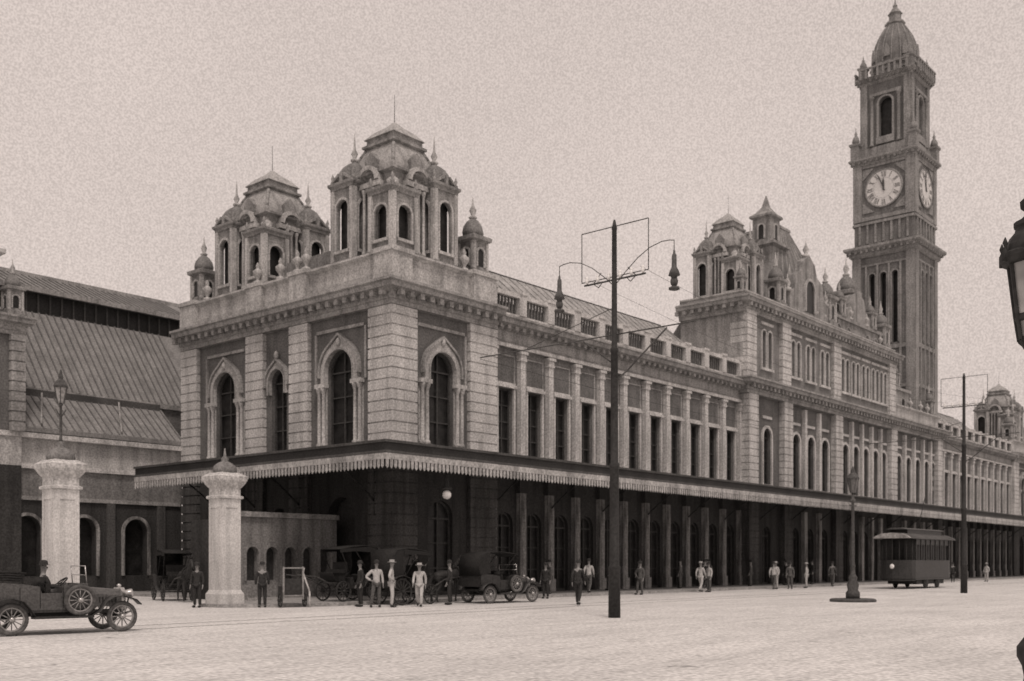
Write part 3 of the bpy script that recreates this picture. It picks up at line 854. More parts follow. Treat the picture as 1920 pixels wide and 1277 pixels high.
m = MB(IRONM); m.lathe(0,0,[(.08,5.7),(.05,5.9),(.04,7.0),(.09,7.05),(.05,7.1)],8)
m.path([(-.18,0,6.9),(0,0,6.6),(.18,0,6.9)],.02); m.lathe(0,0,[(.24,7.62),(.26,7.68),(.16,7.85),(.08,7.92),(.09,8.0),(.02,8.25)],6,0,False)
for k in range(6):
    a = k*PI/3; m.tube((.11*math.cos(a),.11*math.sin(a),7.1),(.22*math.cos(a),.22*math.sin(a),7.65),.018,.018,5)
OB('lamp_standard', m, g2)
m = MB(mat('pillar_lamp_glass',.3,rough=.2,bump=0)); m.lathe(0,0,[(.1,7.1),(.21,7.64)],6,0,False); OB('lantern_glass', m, g2)

# ================================================================== POLES & LAMPS
def pole_at(x, y, lab, lamps=True):
    e = EMP('utility_pole', (x,y,0), label=lab, category='pole', group='tall iron poles along the street')
    m = MB(IRON)
    m.lathe(0,0,[(.19,0),(.18,1.5),(.2,1.55),(.155,1.62),(.14,4.6),(.155,4.62),(.155,4.75),(.12,4.8),(.11,8.2),(.125,8.22),(.125,8.32),(.09,8.35),(.075,12.0),(.09,12.02),(.03,12.3)],12)
    OB('shaft', m, e)
    m = MB(IRONM)
    for z in (10.55, 12.1): m.tube((0,-1.25,z),(0,1.25,z),.016,.016,6)
    for s in (-1.25,1.25): m.tube((0,s,10.55),(0,s,12.1),.016,.016,6)
    m.tube((0,-1.15,10.45),(0,1.15,10.45),.03,.03,6)
    OB('wire_frame', m, e)
    g = MB(GLOBE); g.lathe(0,0,[(.03,-.02),(.06,.03),(.06,.1),(.035,.12),(.05,.16),(.02,.22)],8); gd = g.mesh('insulator')
    for i in range(6): OB('insulator', gd, e, (0,-1.05+.42*i,10.5))
    m = MB(IRONM)
    m.path([(0,0,8.75),(0,5.6,8.75)], .022); m.path([(0,0,8.75),(0,-2.9,8.75)], .022)
    m.path([(0,0,7.3),(0,-.5,7.6),(0,-1.9,8.7)], .026); m.path([(0,0,9.6),(0,3.5,8.78)], .012)
    m.path([(0,.1,7.9),(0,1.2,8.7)],.022)
    OB('bracket_arm', m, e)
    if lamps:
        m = MB(IRONM)
        for s in (-1,1):
            pts = [(0,0,10.25)] + [(0, s*2.15*t, 10.25+1.05*math.sin(t*PI*.6)) for t in (.2,.4,.6,.8,.93,1)]
            m.path(pts, .014); m.path([(0,s*.5,10.75),(0,s*.8,10.45),(0,s*.6,10.3),(0,s*.45,10.45)], .014)
            m.path([pts[-1],(0,s*2.15,10.95)], .014)
        OB('lamp_arm', m, e)
        lm = MB(IRONM)
        lm.lathe(0,0,[(.03,0),(.04,-.1),(.07,-.14),(.08,-.5),(.14,-.62),(.18,-.74),(.1,-.76),(.09,-.82)],10)
        lm.use(SHADEP); lm.ball((0,0,-.93),.12,.12,.15)
        lm.lathe(0,0,[(.05,-1.06),(.16,-1.1),(.17,-1.16),(.03,-1.2)],8)
        d = lm.mesh('arc_lamp')
        for s in (-1,1): OB('arc_lamp', d, e, (0,s*2.15,10.95))
    return e
pole_at(-6.8,-17.3,'tall dark iron pole with wire frame and two arc lamps')
pole_at(27.6,-17.0,'tall dark iron pole with crossarms further down the street', False)
def wire(pts, r=.012):
    m = MB(IRON); m.path(pts, r, 5); return m
pts = [(-6.8 + 150*i/40, -11.7, 8.7 - .3*math.sin(((150*i/40) % 34.4)/34.4*PI)) for i in range(41)]
OB('overhead_wire', wire(pts, .008), label='thin trolley wire strung above the tram track', category='wire', group='overhead wires')
for yy, zz in ((-1.05,10.7),(1.05,10.7)):
    pts = [(-6.8+34.4*i/12, -17.2+yy, zz-.9*math.sin(PI*i/12)) for i in range(13)]
    OB('overhead_wire', wire(pts,.005), label='thin sagging wire between the iron poles', category='wire', group='overhead wires')

def street_lamp(x, y, lab):
    e = EMP('street_lamp', (x,y,0), label=lab, category='street lamp')
    m = MB(IRONM); m.lathe(0,0,[(.98,0),(.98,.1),(.9,.14)],20); OB('plinth', m, e)
    m = MB(IRONM); m.lathe(0,0,[(.3,.14),(.3,.4),(.22,.5),(.26,.75),(.17,.95),(.2,1.05),(.11,1.2),(.09,1.5),(.12,1.55),(.08,1.65),(.065,4.3),(.12,4.36),(.12,4.45),(.06,4.5),(.06,4.75)],12)
    m.tube((-.35,0,4.2),(.35,0,4.2),.025); OB('post', m, e)
    g = MB(mat('lantern_glass',.12,rough=.2,bump=0)); g.lathe(0,0,[(.12,4.75),(.24,5.35)],6,0,False); OB('lantern_glass', g, e)
    c = MB(IRONM); c.lathe(0,0,[(.28,5.35),(.28,5.4),(.16,5.58),(.1,5.62),(.08,5.78),(.02,5.9)],6,0,False)
    for k in range(6):
        a = k*PI/3; c.tube((.12*math.cos(a),.12*math.sin(a),4.75),(.24*math.cos(a),.24*math.sin(a),5.35),.014,.014,5)
    OB('lantern_cap', c, e)
    return e
street_lamp(11.0,-17.5,'ornate iron street lamp on a round stone plinth')
# big near lamp
e = EMP('street_lamp', (-21.72,-33.07,0), label='large dark ornate gas lamp on a fluted iron post', category='street lamp')
m = MB(IRON); m.lathe(0,0,[(.3,0),(.3,.15),(.15,.3),(.11,.5),(.13,.62),(.18,.72),(.18,.82),(.11,.92),(.07,1.05),(.055,1.4),(.05,3.7),(.08,3.8),(.04,3.92)],14); OB('post', m, e)
prof = [(.09,3.96),(.16,4.03),(.2,4.3),(.25,4.72),(.265,4.84)]
g = MB(mat('smoky_lantern_glass',.3,rough=.2,bump=0,var=.4,fine=5)); g.lathe(0,0,[(r-.015,z) for r,z in prof],8,0,False); OB('lantern_glass', g, e)
c = MB(IRON); c.lathe(0,0,[(.08,3.88),(.12,3.95),(.16,4.02),(.16,4.06),(.1,4.0)],8)
for k in range(8):
    a = k*PI/4
    c.path([(r*math.cos(a), r*math.sin(a), z) for r, z in prof], .022, 5)
    c.lathe(.33*math.cos(a), .33*math.sin(a), [(.03,4.84),(.03,4.95),(.012,4.99),(.028,5.03),(.005,5.09)], 6)
c.lathe(0,0,[(.185,4.22),(.205,4.24),(.205,4.28),(.185,4.3)],8,0,False)
c.lathe(0,0,[(.27,4.82),(.32,4.83),(.345,4.88),(.345,4.92),(.3,4.95),(.285,5.02),(.25,5.1),(.2,5.16),(.19,5.2),(.21,5.22),(.21,5.26),(.15,5.29),(.11,5.33),(.1,5.38),(.145,5.42),(.15,5.48),(.1,5.53),(.05,5.57),(.07,5.62),(.01,5.75)],16,0,False)
OB('lantern_cap', c, e)

# ================================================================== GROUND
m = MB(DIRT); m.add([(-900,-900,0),(1200,-900,0),(1200,1200,0),(-900,1200,0)], [(0,1,2,3)])
OB('ground', m, kind='structure')
m = MB(PAVE)
poly = [(-10.6,-1.9),(-9.0,-3.2),(-7.2,-3.9),(-5,-4.05),(108,-4.05),(108,0),(0,0),(0,17.4),(-5.2,17.4),(-5.6,1.0),(-10.6,-.6)]
n = len(poly)
m.add([(x,y,0.003) for x,y in poly]+[(x,y,.13) for x,y in poly], [list(range(n))[::-1], list(range(n,2*n))]+[[i,(i+1)%n,n+(i+1)%n,n+i] for i in range(n)])
OB('pavement', m, kind='structure')
m = MB(IRONM)
for y in (-11.35,-9.9): m.box(-100,140,y-.02,y+.02,.001,.006)
OB('tram_track', m, kind='structure')

# ================================================================== WHEELS / CARS
def wheel_mesh(R, tw, spokes=12, rim=WOODL, hub=BRASS, tyre=RUBBER, nm='wheel'):
    t = MB(tyre); t.torus((0,0,0), R-tw, tw, 28, 8, 'y')
    w = MB(rim)
    w.torus((0,0,0), R-2.2*tw, tw*.5, 28, 6, 'y')
    for i in range(spokes):
        a = 2*PI*i/spokes; w.tube((.05*math.cos(a),0,.05*math.sin(a)), ((R-2.3*tw)*math.cos(a),0,(R-2.3*tw)*math.sin(a)), .017, .013, 6)
    w.use(hub); w.tube((0,-.09,0),(0,.09,0),.06,.06,12)
    return w.mesh(nm), t.mesh('tyre')
WM = wheel_mesh(.38,.05)
def put_wheel(parent, WM_, loc, name='wheel', rz=0):
    w = OB(name, WM_[0], parent, loc, rz); OB('tyre', WM_[1], w); return w
def strip(mb, pts, y0, y1, t=.02):
    n = len(pts)
    vs = []
    for x, z in pts: vs += [(x,y0,z),(x,y1,z),(x,y1,z+t),(x,y0,z+t)]
    fs = []
    for i in range(n-1):
        for k in range(4): fs.append([i*4+k,(i+1)*4+k,(i+1)*4+(k+1)%4,i*4+(k+1)%4])
    fs += [[0,1,2,3],[(n-1)*4+k for k in (3,2,1,0)]]
    mb.add(vs, fs, True)
def touring_car(loc, rot, lab, hood='folded', paint=PAINT2):
    e = EMP('touring_car', loc, rot, label=lab, category='car', group='early open motor cars')
    b = MB(paint)
    prof = [(-1.55,.58),(-1.68,.8),(-1.72,1.15),(-1.55,1.24),(-1.0,1.2),(-.62,1.14),(-.56,.98),(-.1,.98),(-.04,1.16),(.3,1.2),(.5,1.2),(.5,.58)]
    for s in (-1,1): b.prism(lambda u,o,z,s=s:(u, s*(.56+o), z), prof, 0, .05)
    b.box(-1.55,.5,-.56,.56,.52,.6); b.box(-1.72,-1.62,-.56,.56,.7,1.22); b.box(-.08,-.02,-.56,.56,.6,1.12); b.box(.42,.5,-.56,.56,.6,1.2)
    b.use(IRON)
    for xx in (-1.05,-.6,-.08,.32): b.box(xx-.008,xx+.008,-.617,-.609,.62,1.12)
    OB('body', b, e)
    b = MB(paint)
    def sec(x, w, h): return [(x,-w,.62),(x,-w,h-.16),(x,-w*.7,h-.03),(x,0,h),(x,w*.7,h-.03),(x,w,h-.16),(x,w,.62)]
    A, B_, C_ = sec(.5,.5,1.18), sec(.75,.36,1.1), sec(1.42,.29,1.04)
    b.add(A+B_+C_, [[i,i+1,i+8,i+7] for i in range(6)]+[[i+7,i+8,i+15,i+14] for i in range(6)]+[[14+i for i in range(7)]])
    b.use(IRON)
    for i in range(6): b.box(.85+.08*i,.88+.08*i,-.36,-.3,.72,.86)
    b.box(-1.6,1.45,-.35,-.28,.46,.53); b.box(-1.6,1.45,.28,.35,.46,.53)
    OB('bonnet', b, e)
    r = MB(BRASS); r.prism(lambda u,o,z:(1.42+o,u,z), [(-.31,.5),(-.33,.98),(-.2,1.08),(.2,1.08),(.33,.98),(.31,.5)], 0, .1)
    r.use(IRON); r.box(1.521,1.535,-.24,.24,.56,.98); r.use(BRASS); r.lathe(1.47,0,[(.05,1.08),(.06,1.14),(.02,1.17)],8)
    OB('radiator', r, e)
    for s in (-1,1):
        y0, y1 = (s*.52, s*.82)
        f = MB(PAINT); strip(f, [(.55,.42),(.75,.52),(.9,.76),(1.08,.86),(1.35,.87),(1.62,.78),(1.74,.66)], y0, y1); OB('mudguard', f, e)
        f = MB(PAINT); strip(f, [(-.75,.42),(-.86,.6),(-1.0,.78),(-1.25,.86),(-1.5,.83),(-1.7,.7),(-1.78,.55)], y0, y1); OB('mudguard', f, e)
        f = MB(PAINT); f.box(-.78,.58,min(s*.5,s*.82),max(s*.5,s*.82),.38,.43); OB('running_board', f, e)
    for xx in (-1.25,1.3):
        x_ = MB(IRON); x_.tube((xx,-.66,.38),(xx,.66,.38),.03,.03,8)
        for s in (-1,1): x_.path([(xx-.42,s*.32,.5),(xx,s*.32,.4),(xx+.42,s*.32,.5)],.025)
        OB('axle', x_, e)
    for xx in (-1.25,1.3):
        for s in (-1,1): put_wheel(e, WM, (xx, s*.67, .38))
    put_wheel(e, WM, (.28,-.72,.8), 'spare_wheel')
    for s in (-1,1):
        h_ = MB(BRASS); h_.M = Matrix.Translation((1.55,s*.42,.93)) @ Matrix.Rotation(PI/2,4,'Y')
        h_.lathe(0,0,[(.03,-.12),(.09,-.08),(.12,.04),(.125,.08)],12); h_.use(GLOBE); h_.lathe(0,0,[(.115,.085),(.08,.1),(.02,.105)],12)
        h_.M = None; h_.use(IRON); h_.tube((1.5,s*.42,.55),(1.55,s*.42,.82),.02); OB('headlamp', h_, e)
    w = MB(BRASS)
    w.path([(.5,-.52,1.18),(.46,-.52,1.62),(.46,.52,1.62),(.5,.52,1.18)], .014); w.tube((.47,-.52,1.4),(.47,.52,1.4),.01)
    OB('windscreen_frame', w, e)
    w = MB(IRON); w.M = Matrix.Translation((.12,.25,1.2)) @ Matrix.Rotation(rad(-40),4,'Y'); w.torus((0,0,0),.2,.018,20,6,'z')
    for k in range(4): w.tube((0,0,0),(.2*math.cos(k*PI/2),.2*math.sin(k*PI/2),0),.012)
    w.tube((0,0,0),(0,0,-.5),.02); OB('steering_wheel', w, e)
    for xx in (-1.5,-.45):
        s_ = MB(LEATHER)
        s_.box(xx+.1,xx+.55,-.5,.5,.68,.9)
        strip(s_, [(xx,.85),(xx-.03,1.1),(xx-.02,1.26)], -.5,.5,.1); s_.box(xx,xx+.12,-.5,.5,.85,1.2)
        OB('seat', s_, e)
    hd = MB(LEATHER)
    if hood == 'folded':
        for i in range(4):
            z = 1.26+.055*i; strip(hd, [(-2.0+.03*i,z-.04),(-1.8,z+.02),(-1.3,z+.03),(-1.05+.05*i,z)], -.64+.01*i, .64-.01*i, .05)
    else:
        strip(hd, [(-1.75,1.15),(-1.85,1.6),(-1.7,1.98),(-1.2,2.12),(-.4,2.14),(.35,2.06),(.5,1.95)], -.62,.62,.03)
        for s in (-1,1):
            hd.prism(lambda u,o,z,s=s:(u,s*(.6+o),z), [(-1.75,1.2),(-1.85,1.6),(-1.7,1.98),(-1.2,2.12),(-1.15,1.25)], 0,.02)
            hd.tube((-.5,s*.58,1.2),(.35,s*.6,2.05),.015)
    OB('hood', hd, e)
    return e
car1 = touring_car((-21.3,-11.0,0), rad(-9), 'old open touring car with folded hood and side spare wheel')
car2 = touring_car((.3,-6.4,0), rad(-4), 'dark early motor car with raised hood by the kerb', 'up', PAINT)

CWH = wheel_mesh(.55,.028,14,WOOD,IRON,IRON); CWF = wheel_mesh(.42,.028,12,WOOD,IRON,IRON)
def carriage(loc, rot, lab):
    e = EMP('horse_carriage', loc, rot, label=lab, category='carriage', group='horse cabs waiting at the station')
    b = MB(PAINT)
    prof = [(-1.0,1.0),(-.9,.72),(-.5,.55),(.1,.5),(.45,.55),(.5,.95),(.35,.98),(.25,.7),(-.4,.75),(-.55,1.1)]
    b.prism(lambda u,o,z:(u,o,z), prof, -.52,.52); b.box(.45,1.15,-.4,.4,.72,.8)
    OB('body', b, e)
    h_ = MB(LEATHER)
    strip(h_, [(-1.0,1.0),(-1.15,1.45),(-1.12,1.95),(-.95,2.18),(-.3,2.26),(.4,2.2),(1.1,2.1)], -.6,.6,.035)
    for s in (-1,1):
        h_.prism(lambda u,o,z,s=s:(u,s*(.57+o),z), [(-1.0,1.0),(-1.15,1.45),(-1.12,1.95),(-.95,2.18),(-.55,2.24),(-.62,1.5),(-.5,1.05)],0,.02)
        h_.tube((-.5,s*.56,1.1),(.35,s*.58,2.2),.018); h_.tube((.45,s*.5,.95),(1.05,s*.58,2.1),.018)
        h_.prism(lambda u,o,z,s=s:(u,s*(.59+o),z), [(-.55,2.24),(1.1,2.12),(1.1,1.98),(.2,2.04),(-.55,2.0)],0,.015)
    OB('hood', h_, e)
    s_ = MB(LEATHER); s_.box(.55,1.0,-.4,.4,1.15,1.3); s_.box(.55,.62,-.4,.4,1.3,1.6); s_.box(.6,.95,-.35,.35,.8,1.15)
    strip(s_, [(1.0,.78),(1.2,.85),(1.35,1.15)],-.42,.42,.03); OB('seat', s_, e)
    s_ = MB(LEATHER); s_.box(-.7,-.3,-.48,.48,.85,1.05); OB('seat', s_, e)
    for s in (-1,1):
        put_wheel(e, CWH, (-.75,s*.68,.55)); put_wheel(e, CWF, (.95,s*.62,.42))
    a = MB(IRON); a.tube((-.75,-.68,.55),(-.75,.68,.55),.03); a.tube((.95,-.62,.42),(.95,.62,.42),.03)
    for s in (-1,1):
        a.path([(-1.15,s*.42,.75),(-.75,s*.42,.6),(-.35,s*.42,.72)],.025); a.path([(.6,s*.4,.7),(.95,s*.4,.48),(1.25,s*.4,.7)],.022)
        strip(a, [(-1.4,.95),(-1.1,1.12),(-.75,1.18),(-.4,1.08),(-.1,.6),(.2,.45)], s*.56, s*.78, .02)
    OB('undercarriage', a, e)
    for s in (-1,1):
        sh = MB(WOOD); sh.path([(1.2,s*.38,.62),(2.1,s*.36,1.0),(3.1,s*.3,1.1)],.028); OB('shaft', sh, e)
    return e
def skin_mesh(verts, edges, root, sub=1):
    me = bpy.data.meshes.new('tmp'); me.from_pydata([v[0] for v in verts], edges, [])
    o = bpy.data.objects.new('tmp', me); COL.objects.link(o)
    md = o.modifiers.new('s','SKIN'); md.use_smooth_shade = True; md.branch_smoothing = .5
    sv = me.skin_vertices[0].data
    for i, v in enumerate(verts):
        r = v[1]; sv[i].radius = r if isinstance(r, tuple) else (r, r); sv[i].use_root = (i == root)
    sb = o.modifiers.new('u','SUBSURF'); sb.levels = sub; sb.render_levels = sub
    dg = bpy.context.evaluated_depsgraph_get(); ev = o.evaluated_get(dg)
    out = bpy.data.meshes.new_from_object(ev)
    vs = [v.co.copy() for v in out.vertices]; fs = [list(p.vertices) for p in out.polygons]
    bpy.data.objects.remove(o)
    return vs, fs
class SK:
    def __init__(s): s.v = []; s.e = []; s.n = {}
    def p(s, name, pos, r, parent=None):
        s.n[name] = len(s.v); s.v.append((tuple(pos), r))
        if parent: s.e.append((s.n[parent], s.n[name]))
def horse_meshes():
    k = SK()
    k.p('c',(0,0,1.15),(.27,.25)); k.p('ch',(.5,0,1.12),(.26,.27),'c'); k.p('hp',(-.55,0,1.2),(.27,.26),'c')
    k.p('rm',(-.78,0,1.18),(.16,.18),'hp'); k.p('n1',(.78,0,1.38),(.13,.18),'ch'); k.p('n2',(1.0,0,1.68),(.09,.13),'n1')
    k.p('hd',(1.12,0,1.82),(.09,.1),'n2'); k.p('mz',(1.32,0,1.62),(.07,.08),'hd'); k.p('ns',(1.45,0,1.47),(.055,.06),'mz')
    for s, t in ((-1,'a'),(1,'b')):
        d = .04*s
        k.p('s'+t,(.52,s*.15,.95),.1,'ch'); k.p('e'+t,(.5+d,s*.16,.7),.075,'s'+t); k.p('k'+t,(.52+d,s*.16,.42),.05,'e'+t); k.p('f'+t,(.5+d,s*.16,.12),.035,'k'+t); k.p('h'+t,(.54+d,s*.16,.05),.055,'f'+t)
        k.p('t'+t,(-.58,s*.15,.92),.13,'hp'); k.p('u'+t,(-.5,s*.16,.72),.09,'t'+t); k.p('v'+t,(-.72,s*.16,.48),.05,'u'+t); k.p('w'+t,(-.7,s*.16,.14),.035,'v'+t); k.p('x'+t,(-.66,s*.16,.05),.055,'w'+t)
    vs, fs = skin_mesh(k.v, k.e, 0)
    m = MB(HORSE); m.add(vs, fs, True)
    for s in (-1,1): m.tube((1.08,s*.05,1.9),(1.06,s*.07,2.04),.03,.005,6)
    mane = MB(HAIR)
    for i in range(9):
        t = i/8; x = .62+.45*t; z = 1.5+.42*t; mane.ball((x-.06,.03*(-1)**i,z),.07,.05,.12,6,4)
    tail = MB(HAIR); tail.tube((-.93,0,1.25),(-1.08,0,1.0),.05,.07); tail.tube((-1.08,0,1.0),(-1.1,0,.45),.075,.02)
    har = MB(LEATHER); har.torus((.62,0,1.25),.27,.04,18,6,'x'); har.path([(.6,-.27,1.1),(-.3,-.29,1.12),(-.85,-.25,1.15)],.015); har.path([(.6,.27,1.1),(-.3,.29,1.12),(-.85,.25,1.15)],.015)
    return m.mesh('body'), mane.mesh('mane'), tail.mesh('tail'), har.mesh('harness')
HM = horse_meshes()
def horse(loc, rot, lab):
    e = EMP('horse', loc, rot, label=lab, category='horse', group='cab horses')
    OB('body', HM[0], e); OB('mane', HM[1], e); OB('tail', HM[2], e); OB('harness', HM[3], e)
def with_horse(loc, rot, lab, hlab):
    c = carriage(loc, rot, lab)
    horse((loc[0]+2.55*math.cos(rot), loc[1]+2.55*math.sin(rot), loc[2]), rot, hlab)
    return c
CL = (-4.0,-4.95,0)
with_horse(CL, rad(2), 'hooded black horse cab waiting beside the kerb', 'dark harnessed horse standing before a cab')
c2 = carriage((-4.9,-2.75,.13), rad(182), 'tall hooded black cab drawn up under the canopy')
with_horse((-7.4,6.5,.0), rad(250), 'hooded black horse cab in the shade by the gate', 'dark harnessed horse in the shade by the gate')

# ---- people
def joints(pose):
    J = dict(pel=(0,0,.93), spi=(0,.0,1.12), che=(0,.0,1.33), nb=(0,0,1.45), nk=(0,.01,1.5), h0=(0,.02,1.57), h1=(0,.015,1.64), h2=(0,.01,1.70))
    for s, t in ((-1,'l'),(1,'r')):
        J['sh'+t]=(s*.17,0,1.40); J['el'+t]=(s*.23,-.02,1.13); J['wr'+t]=(s*.24,.06,.89); J['pa'+t]=(s*.24,.08,.82)
        J['hi'+t]=(s*.09,0,.88); J['kn'+t]=(s*.1,.02,.5); J['an'+t]=(s*.1,-.02,.09); J['to'+t]=(s*.12,.15,.035)
    if pose == 'walk':
        J['knl']=(-.1,.17,.52); J['anl']=(-.1,.22,.1); J['tol']=(-.11,.38,.05); J['knr']=(.1,-.04,.5); J['anr']=(.1,-.3,.16); J['tor']=(.11,-.16,.04)
        J['ell']=(-.22,-.12,1.15); J['wrl']=(-.22,-.1,.9); J['pal']=(-.22,-.08,.83); J['elr']=(.22,.06,1.14); J['wrr']=(.21,.22,.94); J['par']=(.21,.26,.88)
    if pose == 'akimbo':
        J['elr']=(.4,-.06,1.15); J['wrr']=(.23,.06,1.02); J['par']=(.17,.1,1.0)
        J['knr']=(.16,.05,.5); J['anr']=(.2,.02,.09); J['tor']=(.26,.17,.035)
    if pose == 'sit':
        for k in list(J):
            x,y,z = J[k]; J[k]=(x,y,z-.02)
        for s, t in ((-1,'l'),(1,'r')):
            J['kn'+t]=(s*.13,.45,.92); J['an'+t]=(s*.13,.55,.5); J['to'+t]=(s*.14,.7,.45)
            J['el'+t]=(s*.22,.1,1.12); J['wr'+t]=(s*.18,.34,1.16); J['pa'+t]=(s*.17,.4,1.18)
    return J
def person_meshes(pose, top, bottom, hat):
    J = joints(pose)
    def chain(k, names, radii, parent):
        for n_, r in zip(names, radii):
            k.p(n_, J[n_], r, parent); parent = n_
    k = SK()
    k.p('pel', J['pel'], (.135,.1))
    chain(k, ['spi','che','nb','nk','h0','h1','h2'], [(.125,.09),(.15,.1),(.075,.06),.05,(.062,.075),(.072,.088),(.058,.07)], 'pel')
    for t in 'lr':
        chain(k, ['sh'+t,'el'+t,'wr'+t,'pa'+t], [.052,.04,.026,(.036,.02)], 'che')
        chain(k, ['hi'+t,'kn'+t,'an'+t,'to'+t], [.085,.055,.038,.036], 'pel')
        pa = Vector(J['pa'+t]); d = (pa-Vector(J['wr'+t])).normalized(); side = d.cross(Vector((1,0,0))).normalized()
        for i in range(4):
            off = side*(.026*(i-1.5)/1.5); ln = (.06,.075,.07,.052)[i]
            k.p('f%d%s'%(i,t), pa+off+d*.035, .0095, 'pa'+t)
            k.p('g%d%s'%(i,t), pa+off*1.1+d*(.035+ln*.6)+Vector((0,.008,0)), .0085, 'f%d%s'%(i,t))
            k.p('q%d%s'%(i,t), pa+off*1.05+d*(.035+ln)+Vector((0,.022,0)), .007, 'g%d%s'%(i,t))
        k.p('th'+t, pa-d*.02+side*.04, .011, 'pa'+t); k.p('tj'+t, pa+d*.025+side*.058, .009, 'th'+t)
    vs, fs = skin_mesh(k.v, k.e, 0)
    body = MB(SKIN); body.add(vs, fs, True)
    hx, hy, hz = J['h1']
    body.ball((hx,hy+.088,hz-.02),.012,.02,.022,6,5)
    for s in (-1,1): body.ball((s*.075,hy,hz-.02),.012,.02,.03,6,5)
    body.use(HAIR)
    for s in (-1,1): body.ball((s*.03,hy+.078,hz+.0),.011,.008,.008,6,4)
    body.ball((0,hy+.082,hz-.058),.024,.008,.005,6,4)
    jk = SK(); jk.p('pel', J['pel'], (.155,.12))
    low = Vector(J['pel'])+Vector((0,0,-.14))
    jk.p('hem', low, (.165,.13) if pose!='sit' else (.13,.12), 'pel'); chain(jk, ['spi','che','nb'], [(.14,.11),(.165,.118),(.085,.07)], 'pel')
    for t in 'lr': chain(jk, ['sh'+t,'el'+t,'wr'+t], [.068,.056,.043], 'che')
    vs, fs = skin_mesh(jk.v, jk.e, 0); jm = MB(top); jm.add(vs, fs, True)
    tk = SK(); tk.p('pel', J['pel'], (.14,.105))
    for t in 'lr': chain(tk, ['hi'+t,'kn'+t,'an'+t], [.1,.075,.06], 'pel')
    vs, fs = skin_mesh(tk.v, tk.e, 0); tm = MB(bottom); tm.add(vs, fs, True)
    shoes = []
    for t in 'lr':
        sm = MB(CLD)
        a = Vector(J['an'+t]); b = Vector(J['to'+t]); c = (a+b)/2
        sm.ball((c.x,c.y,max(c.z-.01,.045) if pose!='sit' else c.z), .05,.14,.05); shoes.append(('shoe', sm.mesh('shoe')))
    hm = MB(hat)
    zt = J['h2'][2]-.02
    if hat is STRAW: hm.lathe(0,hy,[(.17,zt),(.17,zt+.015),(.098,zt+.02),(.095,zt+.1),(.02,zt+.105)],16)
    else: hm.lathe(0,hy,[(.145,zt+.01),(.15,zt),(.1,zt+.005),(.1,zt+.06),(.08,zt+.11),(.02,zt+.13)],16)
    return [('body',body.mesh('body')), ('jacket',jm.mesh('jacket')), ('trousers',tm.mesh('trousers')), ('hat',hm.mesh('hat'))]+shoes
PM = {}
LABS = {'dark':'man in dark suit and hat', 'light':'man in white suit and straw hat', 'mix':'man in white jacket and dark trousers', 'grey':'man in grey suit and dark hat'}
def person(x, y, rot, pose, sty, where, z=0.0):
    key = (pose, sty)
    if key not in PM:
        c = {'dark':(CLD,CLD,CLD),'light':(CLL,CLL,STRAW),'mix':(CLL,CLM,CLD),'grey':(CLM,CLM,CLD)}[sty]
        PM[key] = person_meshes(pose, *c)
    e = EMP('person', (x,y,z), rot, label=LABS[sty]+' '+where, category='person')
    e.scale = (1,1,random.uniform(.95,1.03)) if pose != 'sit' else (1,1,1)
    for nm, me in PM[key]: OB(nm, me, e)
    return e
P = [(-11.05,-1.1,2.2,'stand','dark','standing by gate pillar'),
(-9.4,-2.9,-.6,'stand','dark','standing on the kerb'),
(-6.5,-6.1,2.6,'akimbo','mix','beside horse cab'),(-6.0,-6.4,-2.4,'akimbo','light','beside horse cab'),(-5.1,-7.0,2.2,'walk','light','before horse cab'),(-6.6,-5.3,1.2,'stand','dark','beside horse cab'),
(-3.0,-6.6,.5,'stand','dark','beside a cab horse'),
(5.3,-4.9,1.9,'stand','dark','standing at the kerb'),(.0,-10.8,-1.2,'walk','dark','crossing the open square'),
(8.0,-3.0,1,'stand','grey','under the canopy'),(10.5,-3.6,-1.2,'walk','mix','under the canopy'),(13.2,-5.0,1.5,'akimbo','grey','near the canopy'),
(19.4,-5.0,-1.6,'walk','light','along the kerb'),(20.0,-5.2,1.2,'stand','mix','near the kerb'),(17.0,-2.4,0,'stand','dark','in canopy shade'),
(24.5,-2.5,.5,'stand','dark','in canopy shade'),(28.1,-5.2,-1.5,'walk','mix','beside the canopy'),(28.8,-5.0,1.4,'stand','light','by the kerb'),(29.6,-5.6,2.,'stand','grey','by the kerb'),
(23.0,-3.2,-1.5,'walk','dark','along the kerb'),(34.0,-3.2,1.,'stand','dark','in canopy shade'),(37.5,-5.0,-1.4,'walk','grey','along the kerb'),
(21.8,-2.2,.3,'stand','grey','under the canopy'),(32.9,-5.2,.3,'akimbo','light','by the kerb'),(35.5,-2.4,.3,'stand','grey','under the canopy'),
(15.2,-1.8,.3,'walk','grey','under the canopy'),(25.6,-2.0,1.3,'akimbo','grey','under the canopy'),
(30.4,-2.4,.3,'stand','grey','under the canopy'),(38.6,-3.0,.8,'stand','dark','under the canopy'),
(60,-6,-1.3,'walk','dark','far down the kerb'),(66,-7,1.3,'stand','light','far down the kerb')]
for (x,y,r,po,st,wh) in P: person(x,y,r,po,st,wh, .13 if y > -4.05 and x > -9 else 0.0)
c9, s9 = math.cos(rad(-9)), math.sin(rad(-9))
lx, ly = -.28, .26
person(-21.3+lx*c9-ly*s9, -11.0+lx*s9+ly*c9, rad(-99), 'sit', 'dark', 'driving open car', -.02)
cx_, r_ = .72, rad(2)
person(CL[0]+cx_*math.cos(r_), CL[1]+cx_*math.sin(r_), r_-PI/2, 'sit', 'dark', 'seated on cab box', .42)

